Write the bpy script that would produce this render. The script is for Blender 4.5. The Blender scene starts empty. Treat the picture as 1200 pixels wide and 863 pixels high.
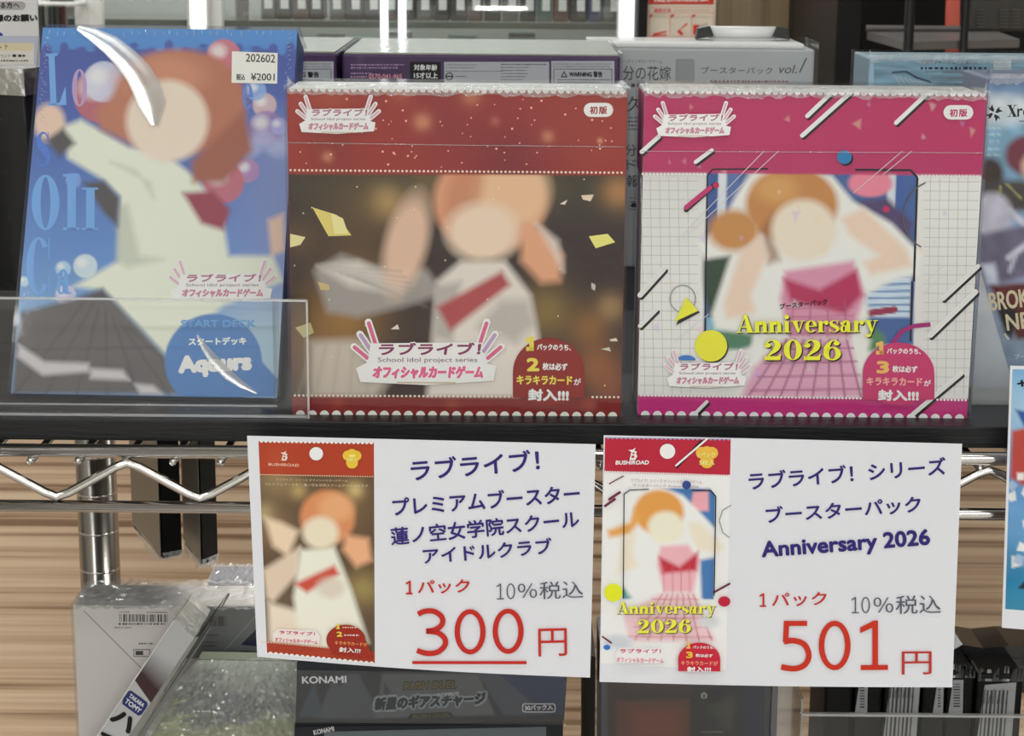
import bpy, bmesh, math, random
import numpy as np
from mathutils import Vector, Matrix, Quaternion
from mathutils.geometry import tessellate_polygon

random.seed(7)
RNG = np.random.default_rng(7)
SC = bpy.context.scene
COL = bpy.context.collection

# ------------------------------------------------------------------ camera
F = 2266.0
CAM = Vector((0, 0, 1.399))
ROT = Matrix.Rotation(math.radians(90 - 13), 3, 'X') @ Matrix.Rotation(math.radians(0.5), 3, 'Z')
cd = bpy.data.cameras.new('camera'); cam = bpy.data.objects.new('camera', cd); COL.objects.link(cam)
cam.matrix_world = Matrix.Translation(CAM) @ ROT.to_4x4()
cd.sensor_width = 36; cd.lens = F / 1200 * 36; cd.clip_start = .02; cd.clip_end = 50
cd.dof.use_dof = True; cd.dof.focus_distance = .80; cd.dof.aperture_fstop = 48
SC.camera = cam

# ------------------------------------------------------------------ world, exposure
w = bpy.data.worlds.new('world'); SC.world = w; w.use_nodes = True
w.node_tree.nodes['Background'].inputs[0].default_value = (.9, .95, 1, 1)
w.node_tree.nodes['Background'].inputs[1].default_value = .25
SC.view_settings.view_transform = 'Standard'; SC.view_settings.look = 'None'
SC.view_settings.gamma = 1; SC.view_settings.use_curve_mapping = False
SC.view_settings.exposure = -0.63
SC.cycles.use_denoising = True
SC.cycles.max_bounces = 8; SC.cycles.transparent_max_bounces = 16
SC.cycles.caustics_reflective = False; SC.cycles.caustics_refractive = False

# ------------------------------------------------------------------ lights (ceiling lamps; bodies built with the room)
CEIL = 2.75
LAMPS = [(-.62, .12, 5), (.72, .12, 5), (-1.25, -1.9, 24), (0, -1.9, 24), (1.25, -1.9, 24), (-1, -4.2, 60), (1, -4.2, 60), (-1, -6.2, 60), (1, -6.2, 60), (-2.0, 2.5, 26), (-.2, 2.5, 26), (1.4, 1.9, 8)]
def area(x, y, z, sx, sy, power, color=(.975, 1, .985), rot=(0, 0, 0)):
    l = bpy.data.lights.new('lamp_light', 'AREA'); l.shape = 'RECTANGLE'; l.size = sx; l.size_y = sy
    l.energy = power; l.color = color
    o = bpy.data.objects.new('lamp_light', l); o.location = (x, y, z); o.rotation_euler = rot; COL.objects.link(o); return o
for (x, y, p) in LAMPS: area(x, y, CEIL - .07, 1.15, .10 if y > 0 else .30, p)
area(-1.0, -.56, CEIL - .07, .10, .60, 5.5)   # tube running towards the viewer, mirrored in the glare ridges added to the film

# ------------------------------------------------------------------ pixel <-> world (1200 x 863)
def ray(x, y): return ROT @ Vector(((x - 600) / F, -(y - 431.5) / F, -1))
def atY(x, y, Y): d = ray(x, y); return CAM + d * (Y / d.y)
def atZ(x, y, Z): d = ray(x, y); return CAM + d * ((Z - CAM.z) / d.z)
RT = ROT.transposed()
def proj(p):
    q = RT @ (Vector(p) - CAM); return (600 + F * q.x / -q.z, 431.5 - F * q.y / -q.z)

# ------------------------------------------------------------------ colours
LIT = .80
def lin(v):
    v /= 255.
    return v / 12.92 if v <= .04045 else ((v + .055) / 1.055) ** 2.4
def c(r, g, b, k=None):
    k = k or LIT
    return tuple(min(.93, lin(q) / k) for q in (r, g, b))

# ------------------------------------------------------------------ materials
MATS = {}
def mat(name, color=(.5, .5, .5), rough=.5, metal=0, coat=0, spec=.5, coat_rough=.05, fn=None):
    if name in MATS: return MATS[name]
    m = bpy.data.materials.new(name); m.use_nodes = True; nt = m.node_tree
    b = nt.nodes['Principled BSDF']
    b.inputs['Base Color'].default_value = (*color, 1); b.inputs['Roughness'].default_value = rough
    b.inputs['Metallic'].default_value = metal; b.inputs['Coat Weight'].default_value = coat
    b.inputs['Coat Roughness'].default_value = coat_rough; b.inputs['Specular IOR Level'].default_value = spec
    if fn: fn(nt, b)
    MATS[name] = m; return m
def bump(nt, b, scale, dist, strength=.3, detail=3, sc=(1, 1, 1), where='Normal'):
    tc = nt.nodes.new('ShaderNodeTexCoord'); mp = nt.nodes.new('ShaderNodeMapping'); mp.inputs['Scale'].default_value = sc
    n = nt.nodes.new('ShaderNodeTexNoise'); n.inputs['Scale'].default_value = scale; n.inputs['Detail'].default_value = detail
    bp = nt.nodes.new('ShaderNodeBump'); bp.inputs['Strength'].default_value = strength; bp.inputs['Distance'].default_value = dist
    nt.links.new(tc.outputs['Object'], mp.inputs[0]); nt.links.new(mp.outputs[0], n.inputs['Vector'])
    nt.links.new(n.outputs[0], bp.inputs['Height'])
    if b is not None: nt.links.new(bp.outputs[0], b.inputs[where])
    return bp
def attr_color(nt, b):
    a = nt.nodes.new('ShaderNodeAttribute'); a.attribute_name = 'Col'
    nt.links.new(a.outputs['Color'], b.inputs['Base Color'])
PRINT = mat('printed_board', rough=.5, coat=.04, coat_rough=.15, spec=.22, fn=attr_color)
PAPER = mat('printed_paper', rough=.75, spec=.25, fn=attr_color)
FOIL = mat('printed_foil', rough=.3, coat=.5, coat_rough=.1, fn=attr_color)
def plain(name, rgb, rough=.5, **k): return mat(name, c(*rgb), rough, **k)
WHITEC = plain('white_carton', (226, 226, 224), .45)
CHROME = mat('chrome', (.74, .73, .72), .13, metal=1)
POSTC = mat('worn_chrome', (.42, .40, .37), .2, metal=1)
BLACKP = mat('black_plastic', (.012, .012, .013), .35)
def boardfn(nt, b): bump(nt, b, 60, .001, .25, 4, (1, 14, 14))
BOARD = mat('black_board', (.011, .011, .0125), .42, spec=.3, fn=boardfn)
def wood(name, c1, c2, c3, sc, rot=None):
    def fn(nt, b):
        tc = nt.nodes.new('ShaderNodeTexCoord'); mp = nt.nodes.new('ShaderNodeMapping'); mp.inputs['Scale'].default_value = sc
        n = nt.nodes.new('ShaderNodeTexNoise'); n.inputs['Scale'].default_value = 1; n.inputs['Detail'].default_value = 6; n.inputs['Roughness'].default_value = .62
        r = nt.nodes.new('ShaderNodeValToRGB'); e = r.color_ramp.elements
        e[0].position = .37; e[0].color = (*c1, 1); e[1].position = .62; e[1].color = (*c3, 1)
        m = e.new(.46); m.color = (*c2, 1)
        nt.links.new(tc.outputs['Object'], mp.inputs[0]); nt.links.new(mp.outputs[0], n.inputs['Vector'])
        nt.links.new(n.outputs[0], r.inputs[0]); nt.links.new(r.outputs[0], b.inputs['Base Color'])
    return mat(name, rough=.4, fn=fn)
WOODH = wood('wood_laminate_horizontal', c(134, 105, 80), c(196, 165, 136), c(218, 192, 164), (1.1, 1, 150))
WOODV = wood('wood_laminate_vertical', c(104, 88, 64), c(120, 104, 78), c(135, 118, 92), (30, 1, .8))
def film_mat(name, glossw=.12, scale=70, dist=.002, strength=.35, rough=.06, tint=(1, 1, 1), haze=0.0, detail=3, sc=(1, 1, 1)):
    m = bpy.data.materials.new(name); m.use_nodes = True; nt = m.node_tree; nt.nodes.clear()
    out = nt.nodes.new('ShaderNodeOutputMaterial'); tr = nt.nodes.new('ShaderNodeBsdfTransparent'); tr.inputs[0].default_value = (*tint, 1)
    gl = nt.nodes.new('ShaderNodeBsdfGlossy'); gl.inputs['Roughness'].default_value = rough
    lw = nt.nodes.new('ShaderNodeLayerWeight'); lw.inputs['Blend'].default_value = .25
    mr = nt.nodes.new('ShaderNodeMapRange'); mr.inputs['To Min'].default_value = glossw; mr.inputs['To Max'].default_value = min(1, glossw + .32)
    mx = nt.nodes.new('ShaderNodeMixShader')
    bp = bump(nt, None, scale, dist, strength, detail, sc)
    nt.links.new(bp.outputs[0], gl.inputs['Normal']); nt.links.new(lw.outputs['Fresnel'], mr.inputs[0])
    nt.links.new(mr.outputs[0], mx.inputs[0]); nt.links.new(tr.outputs[0], mx.inputs[1]); nt.links.new(gl.outputs[0], mx.inputs[2])
    last = mx
    if haze > 0:
        df = nt.nodes.new('ShaderNodeBsdfDiffuse'); df.inputs[0].default_value = (.85, .87, .88, 1)
        m2 = nt.nodes.new('ShaderNodeMixShader'); m2.inputs[0].default_value = haze
        nt.links.new(mx.outputs[0], m2.inputs[1]); nt.links.new(df.outputs[0], m2.inputs[2]); last = m2
    nt.links.new(last.outputs[0], out.inputs[0]); MATS[name] = m; return m
FILM = film_mat('shrink_film', .018, 45, .0015, .25)
CRINK = film_mat('crinkled_film', .10, 120, .006, 1.0, .1, haze=.22, detail=5)
CRINK2 = film_mat('loose_film', .12, 26, .004, .7, .14, haze=.26, detail=3)
ACRYL = film_mat('clear_acrylic', .018, 4, .001, .05, .03, haze=.008)
ACRYLM = film_mat('milky_acrylic', .08, 4, .001, .05, .05, haze=.30)
ACEDGE = film_mat('acrylic_edge', .25, 30, .001, .1, .1, haze=.30)
GLASS = film_mat('case_glass', .04, 3, .001, .02, .02, tint=(.98, .99, .985), haze=.02)

# ------------------------------------------------------------------ object helpers
def wloc(o):
    v = Vector((0, 0, 0))
    while o is not None: v += o.location; o = o.parent
    return v
def link(name, me, parent=None, loc=None, label=None, kind=None):
    """mesh given in world coordinates; re-based to its parent (or to loc)"""
    base = wloc(parent) if parent is not None else Vector(loc if loc is not None else (0, 0, 0))
    me.transform(Matrix.Translation(-base))
    o = bpy.data.objects.new(name, me); COL.objects.link(o)
    if parent is not None: o.parent = parent
    else: o.location = base
    if label: o['label'] = label
    if kind: o['kind'] = kind
    return o
def tag(o, label, cat, group=None):
    o['label'] = label; o['category'] = cat
    if group: o['group'] = group
    return o
def thing(name, label, cat, loc, group=None):
    o = bpy.data.objects.new(name, None); o.empty_display_size = .02; COL.objects.link(o); o.location = loc
    return tag(o, label, cat, group)
def clone(root, loc, label=None):
    r = root.copy(); COL.objects.link(r); r.location = loc
    if label: r['label'] = label
    for ch in list(root.children):
        d = ch.copy(); COL.objects.link(d); d.parent = r
        for g in list(ch.children):
            e = g.copy(); COL.objects.link(e); e.parent = d
    return r
def smooth(me, on=True):
    me.polygons.foreach_set('use_smooth', [on] * len(me.polygons)); return me
class MB:
    def __init__(s): s.bm = bmesh.new()
    def box(s, a, b, bev=0, M=None, seg=2):
        a, b = Vector(a), Vector(b); r = bmesh.ops.create_cube(s.bm, size=1); vs = r['verts']
        for v in vs:
            v.co = Vector([(a[i] + b[i]) / 2 + v.co[i] * (b[i] - a[i]) for i in range(3)])
        if bev:
            es = list({e for v in vs for e in v.link_edges})
            rr = bmesh.ops.bevel(s.bm, geom=es, offset=bev, segments=seg, affect='EDGES', profile=.5)
            vs = list({v for f in rr['faces'] for v in f.verts} | {v for v in vs if v.is_valid})
        if M is not None:
            for v in vs: v.co = M @ v.co
        return s
    def tube(s, pts, r, n=12, cap=True):
        pts = [Vector(p) for p in pts]; rings = []; up = None
        for i, p in enumerate(pts):
            d = (pts[min(i + 1, len(pts) - 1)] - pts[max(i - 1, 0)]).normalized()
            if up is None:
                up = Vector((0, 0, 1)) if abs(d.z) < .9 else Vector((0, 1, 0))
            a = d.cross(up).normalized(); b2 = a.cross(d).normalized(); up = b2
            rr = r[i] if isinstance(r, (list, tuple)) else r
            rings.append([s.bm.verts.new(p + (a * math.cos(t) + b2 * math.sin(t)) * rr) for t in [2 * math.pi * k / n for k in range(n)]])
        for q in range(len(rings) - 1):
            for k in range(n):
                s.bm.faces.new((rings[q][k], rings[q][(k + 1) % n], rings[q + 1][(k + 1) % n], rings[q + 1][k]))
        if cap: s.bm.faces.new(rings[0][::-1]); s.bm.faces.new(rings[-1])
        return s
    def prism(s, poly, off):
        """poly: world points of the front outline; off: vector to the back outline"""
        a = [s.bm.verts.new(p) for p in poly]; b = [s.bm.verts.new(Vector(p) + off) for p in poly]; n = len(a)
        s.bm.faces.new(a); s.bm.faces.new(b[::-1])
        for i in range(n): s.bm.faces.new((a[i], b[i], b[(i + 1) % n], a[(i + 1) % n]))
        return s
    def quad(s, *p): s.bm.faces.new([s.bm.verts.new(q) for q in p]); return s
    def mesh(s, m, sm=False):
        bmesh.ops.recalc_face_normals(s.bm, faces=s.bm.faces)
        me = bpy.data.meshes.new('mesh'); s.bm.to_mesh(me); s.bm.free(); me.materials.append(m)
        if sm: smooth(me)
        return me
def build(name, mb, m, parent=None, sm=False, **k): return link(name, mb.mesh(m, sm), parent, **k)

# ------------------------------------------------------------------ flat printing on real faces
class Surf:
    def __init__(s, p0, n, step=1.6e-5, bend=None):
        s.p0 = Vector(p0); s.n = Vector(n).normalized(); s.step = step; s.bend = bend
        if s.n.dot(CAM - s.p0) < 0: s.n = -s.n
    def at(s, x, y, layer=0):
        d = ray(x, y); t = (s.p0 - CAM).dot(s.n) / d.dot(s.n); p = CAM + d * t
        h = layer * s.step + (s.bend(p) if s.bend else 0)
        return p + s.n * h
def ring(cx, cy, rx, ry, ix, iy, a0=0, a1=360, n=28):
    P_ = []
    for i in range(n):
        t, u = math.radians(a0 + (a1 - a0) * i / n), math.radians(a0 + (a1 - a0) * (i + 1) / n)
        P_.append([(cx + rx * math.cos(t), cy + ry * math.sin(t)), (cx + rx * math.cos(u), cy + ry * math.sin(u)), (cx + ix * math.cos(u), cy + iy * math.sin(u)), (cx + ix * math.cos(t), cy + iy * math.sin(t))])
    return P_
def smoothp(pts, n=5):
    o = []
    for i in range(len(pts) - 1):
        p = [pts[max(0, i - 1)], pts[i], pts[i + 1], pts[min(len(pts) - 1, i + 2)]]
        for k in range(n):
            t = k / n; o.append(tuple(.5 * (2 * p[1][j] + (p[2][j] - p[0][j]) * t + (2 * p[0][j] - 5 * p[1][j] + 4 * p[2][j] - p[3][j]) * t * t + (3 * p[1][j] - p[0][j] - 3 * p[2][j] + p[3][j]) * t ** 3) for j in range(len(pts[0]))))
    o.append(tuple(pts[-1])); return o
def vstroke(pts, w=None):
    if w is None: w = [p[2] for p in pts]
    L_, R_ = [], []
    for i in range(len(pts)):
        a, b = pts[max(0, i - 1)], pts[min(len(pts) - 1, i + 1)]; dx, dy = b[0] - a[0], b[1] - a[1]; l = math.hypot(dx, dy) or 1
        L_.append((pts[i][0] - dy / l * w[i] / 2, pts[i][1] + dx / l * w[i] / 2)); R_.append((pts[i][0] + dy / l * w[i] / 2, pts[i][1] - dx / l * w[i] / 2))
    return [[L_[i], L_[i + 1], R_[i + 1], R_[i]] for i in range(len(pts) - 1)]
def _st(x0, x1, y0, y1): return [(x0, y0), (x1, y0), (x1, y1), (x0, y1)]
def _sl(x0, x1, y): return _st(x0, x1, y if y <= 0 else y - .05, y + .05 if y <= 0 else y)
def _el(cx, cy, rx, ry): return [(cx + rx * math.cos(k * math.pi / 8), cy + ry * math.sin(k * math.pi / 8)) for k in range(16)]
DIDW = {'n': .80, 'i': .44, 'v': .76, 'e': .70, 'r': .62, 's': .60, 'a': .74, 'y': .76, 'A': 1.0, '2': .84, '0': .86, '6': .84, 'C': .95, 'O': .95, 'S': .8, 'L': .88, 'I': .52, 'o': .74, 'X': 1.0}
def didone(q):
    if q == 'n': return [_st(.06, .28, 0, .62), _sl(0, .34, 0), _sl(0, .2, .64), _st(.47, .69, 0, .44), _sl(.41, .77, 0)] + ring(.46, .42, .23, .24, .01, .18, 0, 180, 12)
    if q == 'i': return [_st(.09, .31, 0, .62), _sl(.01, .4, 0), _sl(.01, .2, .64), _el(.2, .86, .13, .12)]
    if q in 'vy':
        g = [[(.06, .64), (.33, .64), (.47, .0), (.36, .0)], [(.60, .64), (.66, .64), (.44, .0), (.38, .0)], _sl(0, .42, .66), _sl(.5, .76, .66)]
        return g + ([[(.44, .03), (.38, .03), (.27, -.27), (.33, -.27)], _el(.2, -.2, .12, .09)] if q == 'y' else [])
    if q == 'e': return ring(.34, .33, .33, .34, .12, .29, 0, 318, 24) + [_st(.18, .67, .31, .36)]
    if q == 'r': return [_st(.06, .28, 0, .62), _sl(0, .36, 0), _sl(0, .2, .64), _el(.48, .53, .12, .12)] + vstroke([(.27, .45), (.34, .58), (.44, .63)], [.04, .05, .05])
    if q in 'sS':
        k = .66 if q == 's' else 1.0; P_ = smoothp([(.50, .78, .03), (.40, .95, .05), (.25, .97, .07), (.12, .80, .17), (.20, .60, .24), (.40, .43, .26), (.49, .22, .18), (.36, .04, .07), (.18, .04, .05), (.06, .24, .03)], 4)
        kx = 1 if q == 's' else 1.3
        return [[(a * kx, b * k) for a, b in z] for z in vstroke(P_)] + [_st(.47 * kx, .51 * kx, .7 * k, k), _st(.04 * kx, .08 * kx, 0, .3 * k)]
    if q == 'a': return [_st(.36, .58, .05, .46), _sl(.5, .72, 0), _st(.4, .66, 0, .06), _el(.15, .48, .11, .1)] + ring(.34, .44, .24, .23, .04, .18, 0, 165, 12) + ring(.24, .19, .22, .2, .06, .15, 0, 360, 18)
    if q == 'A': return [[(.46, 1), (.52, 1), (.16, 0), (.1, 0)], [(.42, 1), (.60, 1), (.93, 0), (.63, 0)], _st(.2, .7, .28, .33), _sl(0, .32, 0), _sl(.53, 1.0, 0)]
    if q == '2': return vstroke(smoothp([(.12, .70, .10), (.18, .90, .07), (.38, .97, .06), (.60, .80, .26), (.54, .55, .24), (.30, .30, .10), (.08, .08, .05)], 4)) + [[(.04, 0), (.72, 0), (.76, .30), (.72, .30), (.60, .19), (.04, .19)], _el(.18, .72, .14, .11)]
    if q == '0': return ring(.42, .5, .39, .5, .14, .45)
    if q == '6': return ring(.41, .32, .38, .33, .14, .27) + vstroke(smoothp([(.16, .32, .24), (.18, .62, .24), (.38, .93, .08), (.60, .95, .05)], 4)) + [_el(.60, .82, .13, .11)]
    if q == 'C': return ring(.46, .5, .43, .5, .17, .46, 42, 318) + [_st(.80, .84, .62, .98), _st(.80, .84, .04, .3)]
    if q == 'O': return ring(.46, .5, .43, .5, .15, .46)
    if q == 'o': return ring(.36, .5, .34, .5, .13, .45)
    if q == 'L': return [_st(.12, .38, 0, 1), _sl(0, .5, 1), _sl(0, .8, 0), [(.5, .04), (.8, .04), (.8, .34), (.77, .34)]]
    if q == 'I': return [_st(.13, .39, 0, 1), _sl(0, .5, 1), _sl(0, .5, 0)]
    if q == 'X': return [[(.08, 1), (.38, 1), (.94, 0), (.64, 0)], [(.76, 1), (.82, 1), (.22, 0), (.16, 0)], _sl(0, .48, 1), _sl(.62, .98, 1), _sl(.02, .38, 0), _sl(.52, 1.0, 0)]
    return []
TXT = {}
def text_geo(s, bold=0.0, spacing=1.0):
    key = (s, bold, spacing)
    if key in TXT: return TXT[key]
    cu = bpy.data.curves.new('t', 'FONT'); cu.body = s; cu.resolution_u = 3; cu.offset = bold; cu.space_character = spacing
    cu.dimensions = '2D'; cu.fill_mode = 'FRONT'
    o = bpy.data.objects.new('t', cu); COL.objects.link(o)
    dg = bpy.context.evaluated_depsgraph_get(); dg.update(); ev = o.evaluated_get(dg); me = ev.to_mesh()
    v = np.array([x.co[:2] for x in me.vertices]) if len(me.vertices) else np.zeros((0, 2))
    fs = [tuple(p.vertices) for p in me.polygons]; ev.to_mesh_clear()
    bpy.data.objects.remove(o); bpy.data.curves.remove(cu)
    if len(v):
        v -= v.min(0); v /= np.maximum(v.max(0), 1e-6)
    TXT[key] = (v, fs); return TXT[key]
class Prn:
    """coloured flat shapes, given in photograph pixels, laid on a Surf one thin layer above another"""
    def __init__(s, surf, layer=1): s.S = surf; s.v = []; s.f = []; s.c = []; s.L = layer
    def tri(s, pts, faces, col, L=None):
        if L is None: s.L += 1; L = s.L
        b = len(s.v)
        for (x, y) in pts: s.v.append(s.S.at(x, y, L)); s.c.append(col)
        for f in faces: s.f.append(tuple(b + i for i in f))
        return s
    def poly(s, pts, col, L=None):
        t = tessellate_polygon([[Vector((p[0], p[1], 0)) for p in pts]])
        return s.tri(pts, t, col, L)
    def rect(s, x0, y0, x1, y1, col, L=None): return s.poly([(x0, y0), (x1, y0), (x1, y1), (x0, y1)], col, L)
    def ell(s, cx, cy, rx, ry, col, L=None, n=28, a0=0, a1=360):
        full = a1 - a0 >= 360; k = n if full else n + 1
        pts = [(cx + rx * math.cos(math.radians(a0 + (a1 - a0) * i / n)), cy + ry * math.sin(math.radians(a0 + (a1 - a0) * i / n))) for i in range(k)]
        return s.poly(pts, col, L)
    def line(s, x0, y0, x1, y1, wd, col, L=None):
        dx, dy = x1 - x0, y1 - y0; l = math.hypot(dx, dy) or 1; nx, ny = -dy / l * wd / 2, dx / l * wd / 2
        return s.poly([(x0 + nx, y0 + ny), (x1 + nx, y1 + ny), (x1 - nx, y1 - ny), (x0 - nx, y0 - ny)], col, L)
    def pline(s, pts, wd, col):
        s.L += 1
        for a, b in zip(pts, pts[1:]): s.line(*a, *b, wd, col, s.L)
        return s
    def capsule(s, x0, y0, x1, y1, wd, col, L=None):
        dx, dy = x1 - x0, y1 - y0; a = math.atan2(dy, dx); r = wd / 2; pts = []
        for i in range(9): t = a + math.pi / 2 + math.pi * i / 8; pts.append((x0 + r * math.cos(t), y0 + r * math.sin(t)))
        for i in range(9): t = a - math.pi / 2 + math.pi * i / 8; pts.append((x1 + r * math.cos(t), y1 + r * math.sin(t)))
        return s.poly(pts, col, L)
    def rrect(s, x0, y0, x1, y1, r, col, L=None):
        pts = []
        for cx, cy, a in ((x1 - r, y0 + r, -90), (x1 - r, y1 - r, 0), (x0 + r, y1 - r, 90), (x0 + r, y0 + r, 180)):
            for i in range(5): t = math.radians(a + 22.5 * i); pts.append((cx + r * math.cos(t), cy + r * math.sin(t)))
        return s.poly(pts, col, L)
    def dots(s, x0, y0, x1, y1, n, r, col):
        s.L += 1
        for i in range(n):
            t = (i + .5) / n; s.ell(x0 + (x1 - x0) * t, y0 + (y1 - y0) * t, r, r, col, s.L, n=8)
        return s
    def text(s, txt, bl, br, h, col, bold=0.0, shear=0.0, out=0, outcol=None, spacing=1.0, vert=0):
        """ink box of txt fitted on the base line bl->br, h pixels high; weight is added by laying shifted copies"""
        v, f = text_geo(txt, 0, spacing)
        if len(v) == 0: return s
        if out and outcol is not None:
            s.L += 1; e = (out + bold) * h * 1.4
            for k in range(8):
                ox, oy = e * math.cos(k * math.pi / 4), e * math.sin(k * math.pi / 4); s._lay(v, f, (bl[0] + ox, bl[1] + oy), (br[0] + ox, br[1] + oy), h, outcol, shear, s.L + k * .2)
            s.L += 1.6
        s.L += 1; e = max(0, bold) * h * 1.35
        offs = ((0, 0),) if e < .08 else ((-e, 0), (e, 0), (0, -e), (0, e)) if e < .5 else tuple((e * math.cos(k * math.pi / 3), e * math.sin(k * math.pi / 3)) for k in range(6)) + ((0, 0),)
        for k, (ox, oy) in enumerate(offs): s._lay(v, f, (bl[0] + e + ox, bl[1] - e + oy), (br[0] - e + ox, br[1] - e + oy), h - 2 * e, col, shear, s.L + k * .25)
        s.L += .25 * (len(offs) - 1)
        return s
    def _lay(s, v, f, bl, br, h, col, shear, L):
        dx, dy = br[0] - bl[0], br[1] - bl[1]; l = math.hypot(dx, dy); ux, uy = dy / l, -dx / l
        pts = [(bl[0] + a * dx + b * h * ux + b * h * shear, bl[1] + a * dy + b * h * uy) for a, b in v]
        s.tri(pts, f, col, L)
    def fat(s, txt, bl, br, h, col, wide=.11, serif=True):
        """heavy high-contrast serif lettering"""
        s.L += 1; L = s.L; tot = sum(DIDW[q] for q in txt); dx, dy = br[0] - bl[0], br[1] - bl[1]; x = 0
        for q in txt:
            for kk, P_ in enumerate(didone(q)):
                n = len(P_); fs = [tuple(t) for t in tessellate_polygon([[Vector((a, b, 0)) for a, b in P_]])]
                s._lay([((x + a) / tot, b) for a, b in P_], fs, bl, br, h, col, 0, L + (kk % 2) * .3)
            x += DIDW[q]
        return s
    def digits(s, txt, bl, br, h, wd, col):
        s.L += 1; n = len(txt); dx, dy = br[0] - bl[0], br[1] - bl[1]; l = math.hypot(dx, dy); cw = l / (n - .13); asp = cw * .87 / h; e = wd / h
        for k, q in enumerate(txt):
            ps = []
            if q == '0': ps = ring(.5 * asp, .5, asp * .47, .5, asp * .47 - e, .5 - e * .92)
            elif q == '1': ps = [[(.46 * asp, 0), (.46 * asp + e, 0), (.46 * asp + e, 1), (.46 * asp + e * .3, 1), (.1 * asp, .86), (.1 * asp, .86 - e), (.46 * asp, .97 - e)], [(.12 * asp, 0), (.92 * asp, 0), (.92 * asp, e * .9), (.12 * asp, e * .9)]]
            else:
                P3 = {'3': [[(.08, .90), (.30, .965), (.58, .955), (.80, .83), (.80, .67), (.60, .555), (.32, .525)], [(.32, .525), (.66, .49), (.88, .36), (.88, .20), (.66, .06), (.34, .035), (.04, .10)]],
                      '5': [[(.16, .58), (.46, .60), (.76, .52), (.89, .31), (.78, .12), (.48, .035), (.08, .07)]]}[q]
                for c_ in P3: ps += vstroke(smoothp([(a * asp, b) for a, b in c_], 6), [e] * 200)
                if q == '5': ps += [[(.16 * asp, 1), (.84 * asp, 1), (.84 * asp, 1 - e * .9), (.16 * asp, 1 - e * .9)], [(.16 * asp, 1), (.16 * asp + e * .95, 1), (.13 * asp + e * .95, .57), (.13 * asp, .57)]]
            for P_ in ps:
                fs = [tuple(t) for t in tessellate_polygon([[Vector((a, b, 0)) for a, b in P_]])]
                s._lay([((k * cw + a * h) / l, b) for a, b in P_], fs, bl, br, h, col, 0, s.L)
        return s
    def mesh(s, m):
        me = bpy.data.meshes.new('print'); me.from_pydata(s.v, [], s.f)
        a = me.color_attributes.new('Col', 'FLOAT_COLOR', 'POINT')
        a.data.foreach_set('color', np.array([(*q[:3], 1) for q in s.c], dtype=np.float32).ravel()); me.materials.append(m)
        # all faces towards the viewer's side of the sheet
        me.update()
        flip = [p.index for p in me.polygons if p.normal.dot(s.S.n) < 0]
        if flip:
            bm = bmesh.new(); bm.from_mesh(me); bm.faces.ensure_lookup_table()
            bmesh.ops.reverse_faces(bm, faces=[bm.faces[i] for i in flip]); bm.to_mesh(me); bm.free()
        return me
    def done(s, name, parent, m=None, label=None): return link(name, s.mesh(m or PRINT), parent, label=label)

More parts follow.
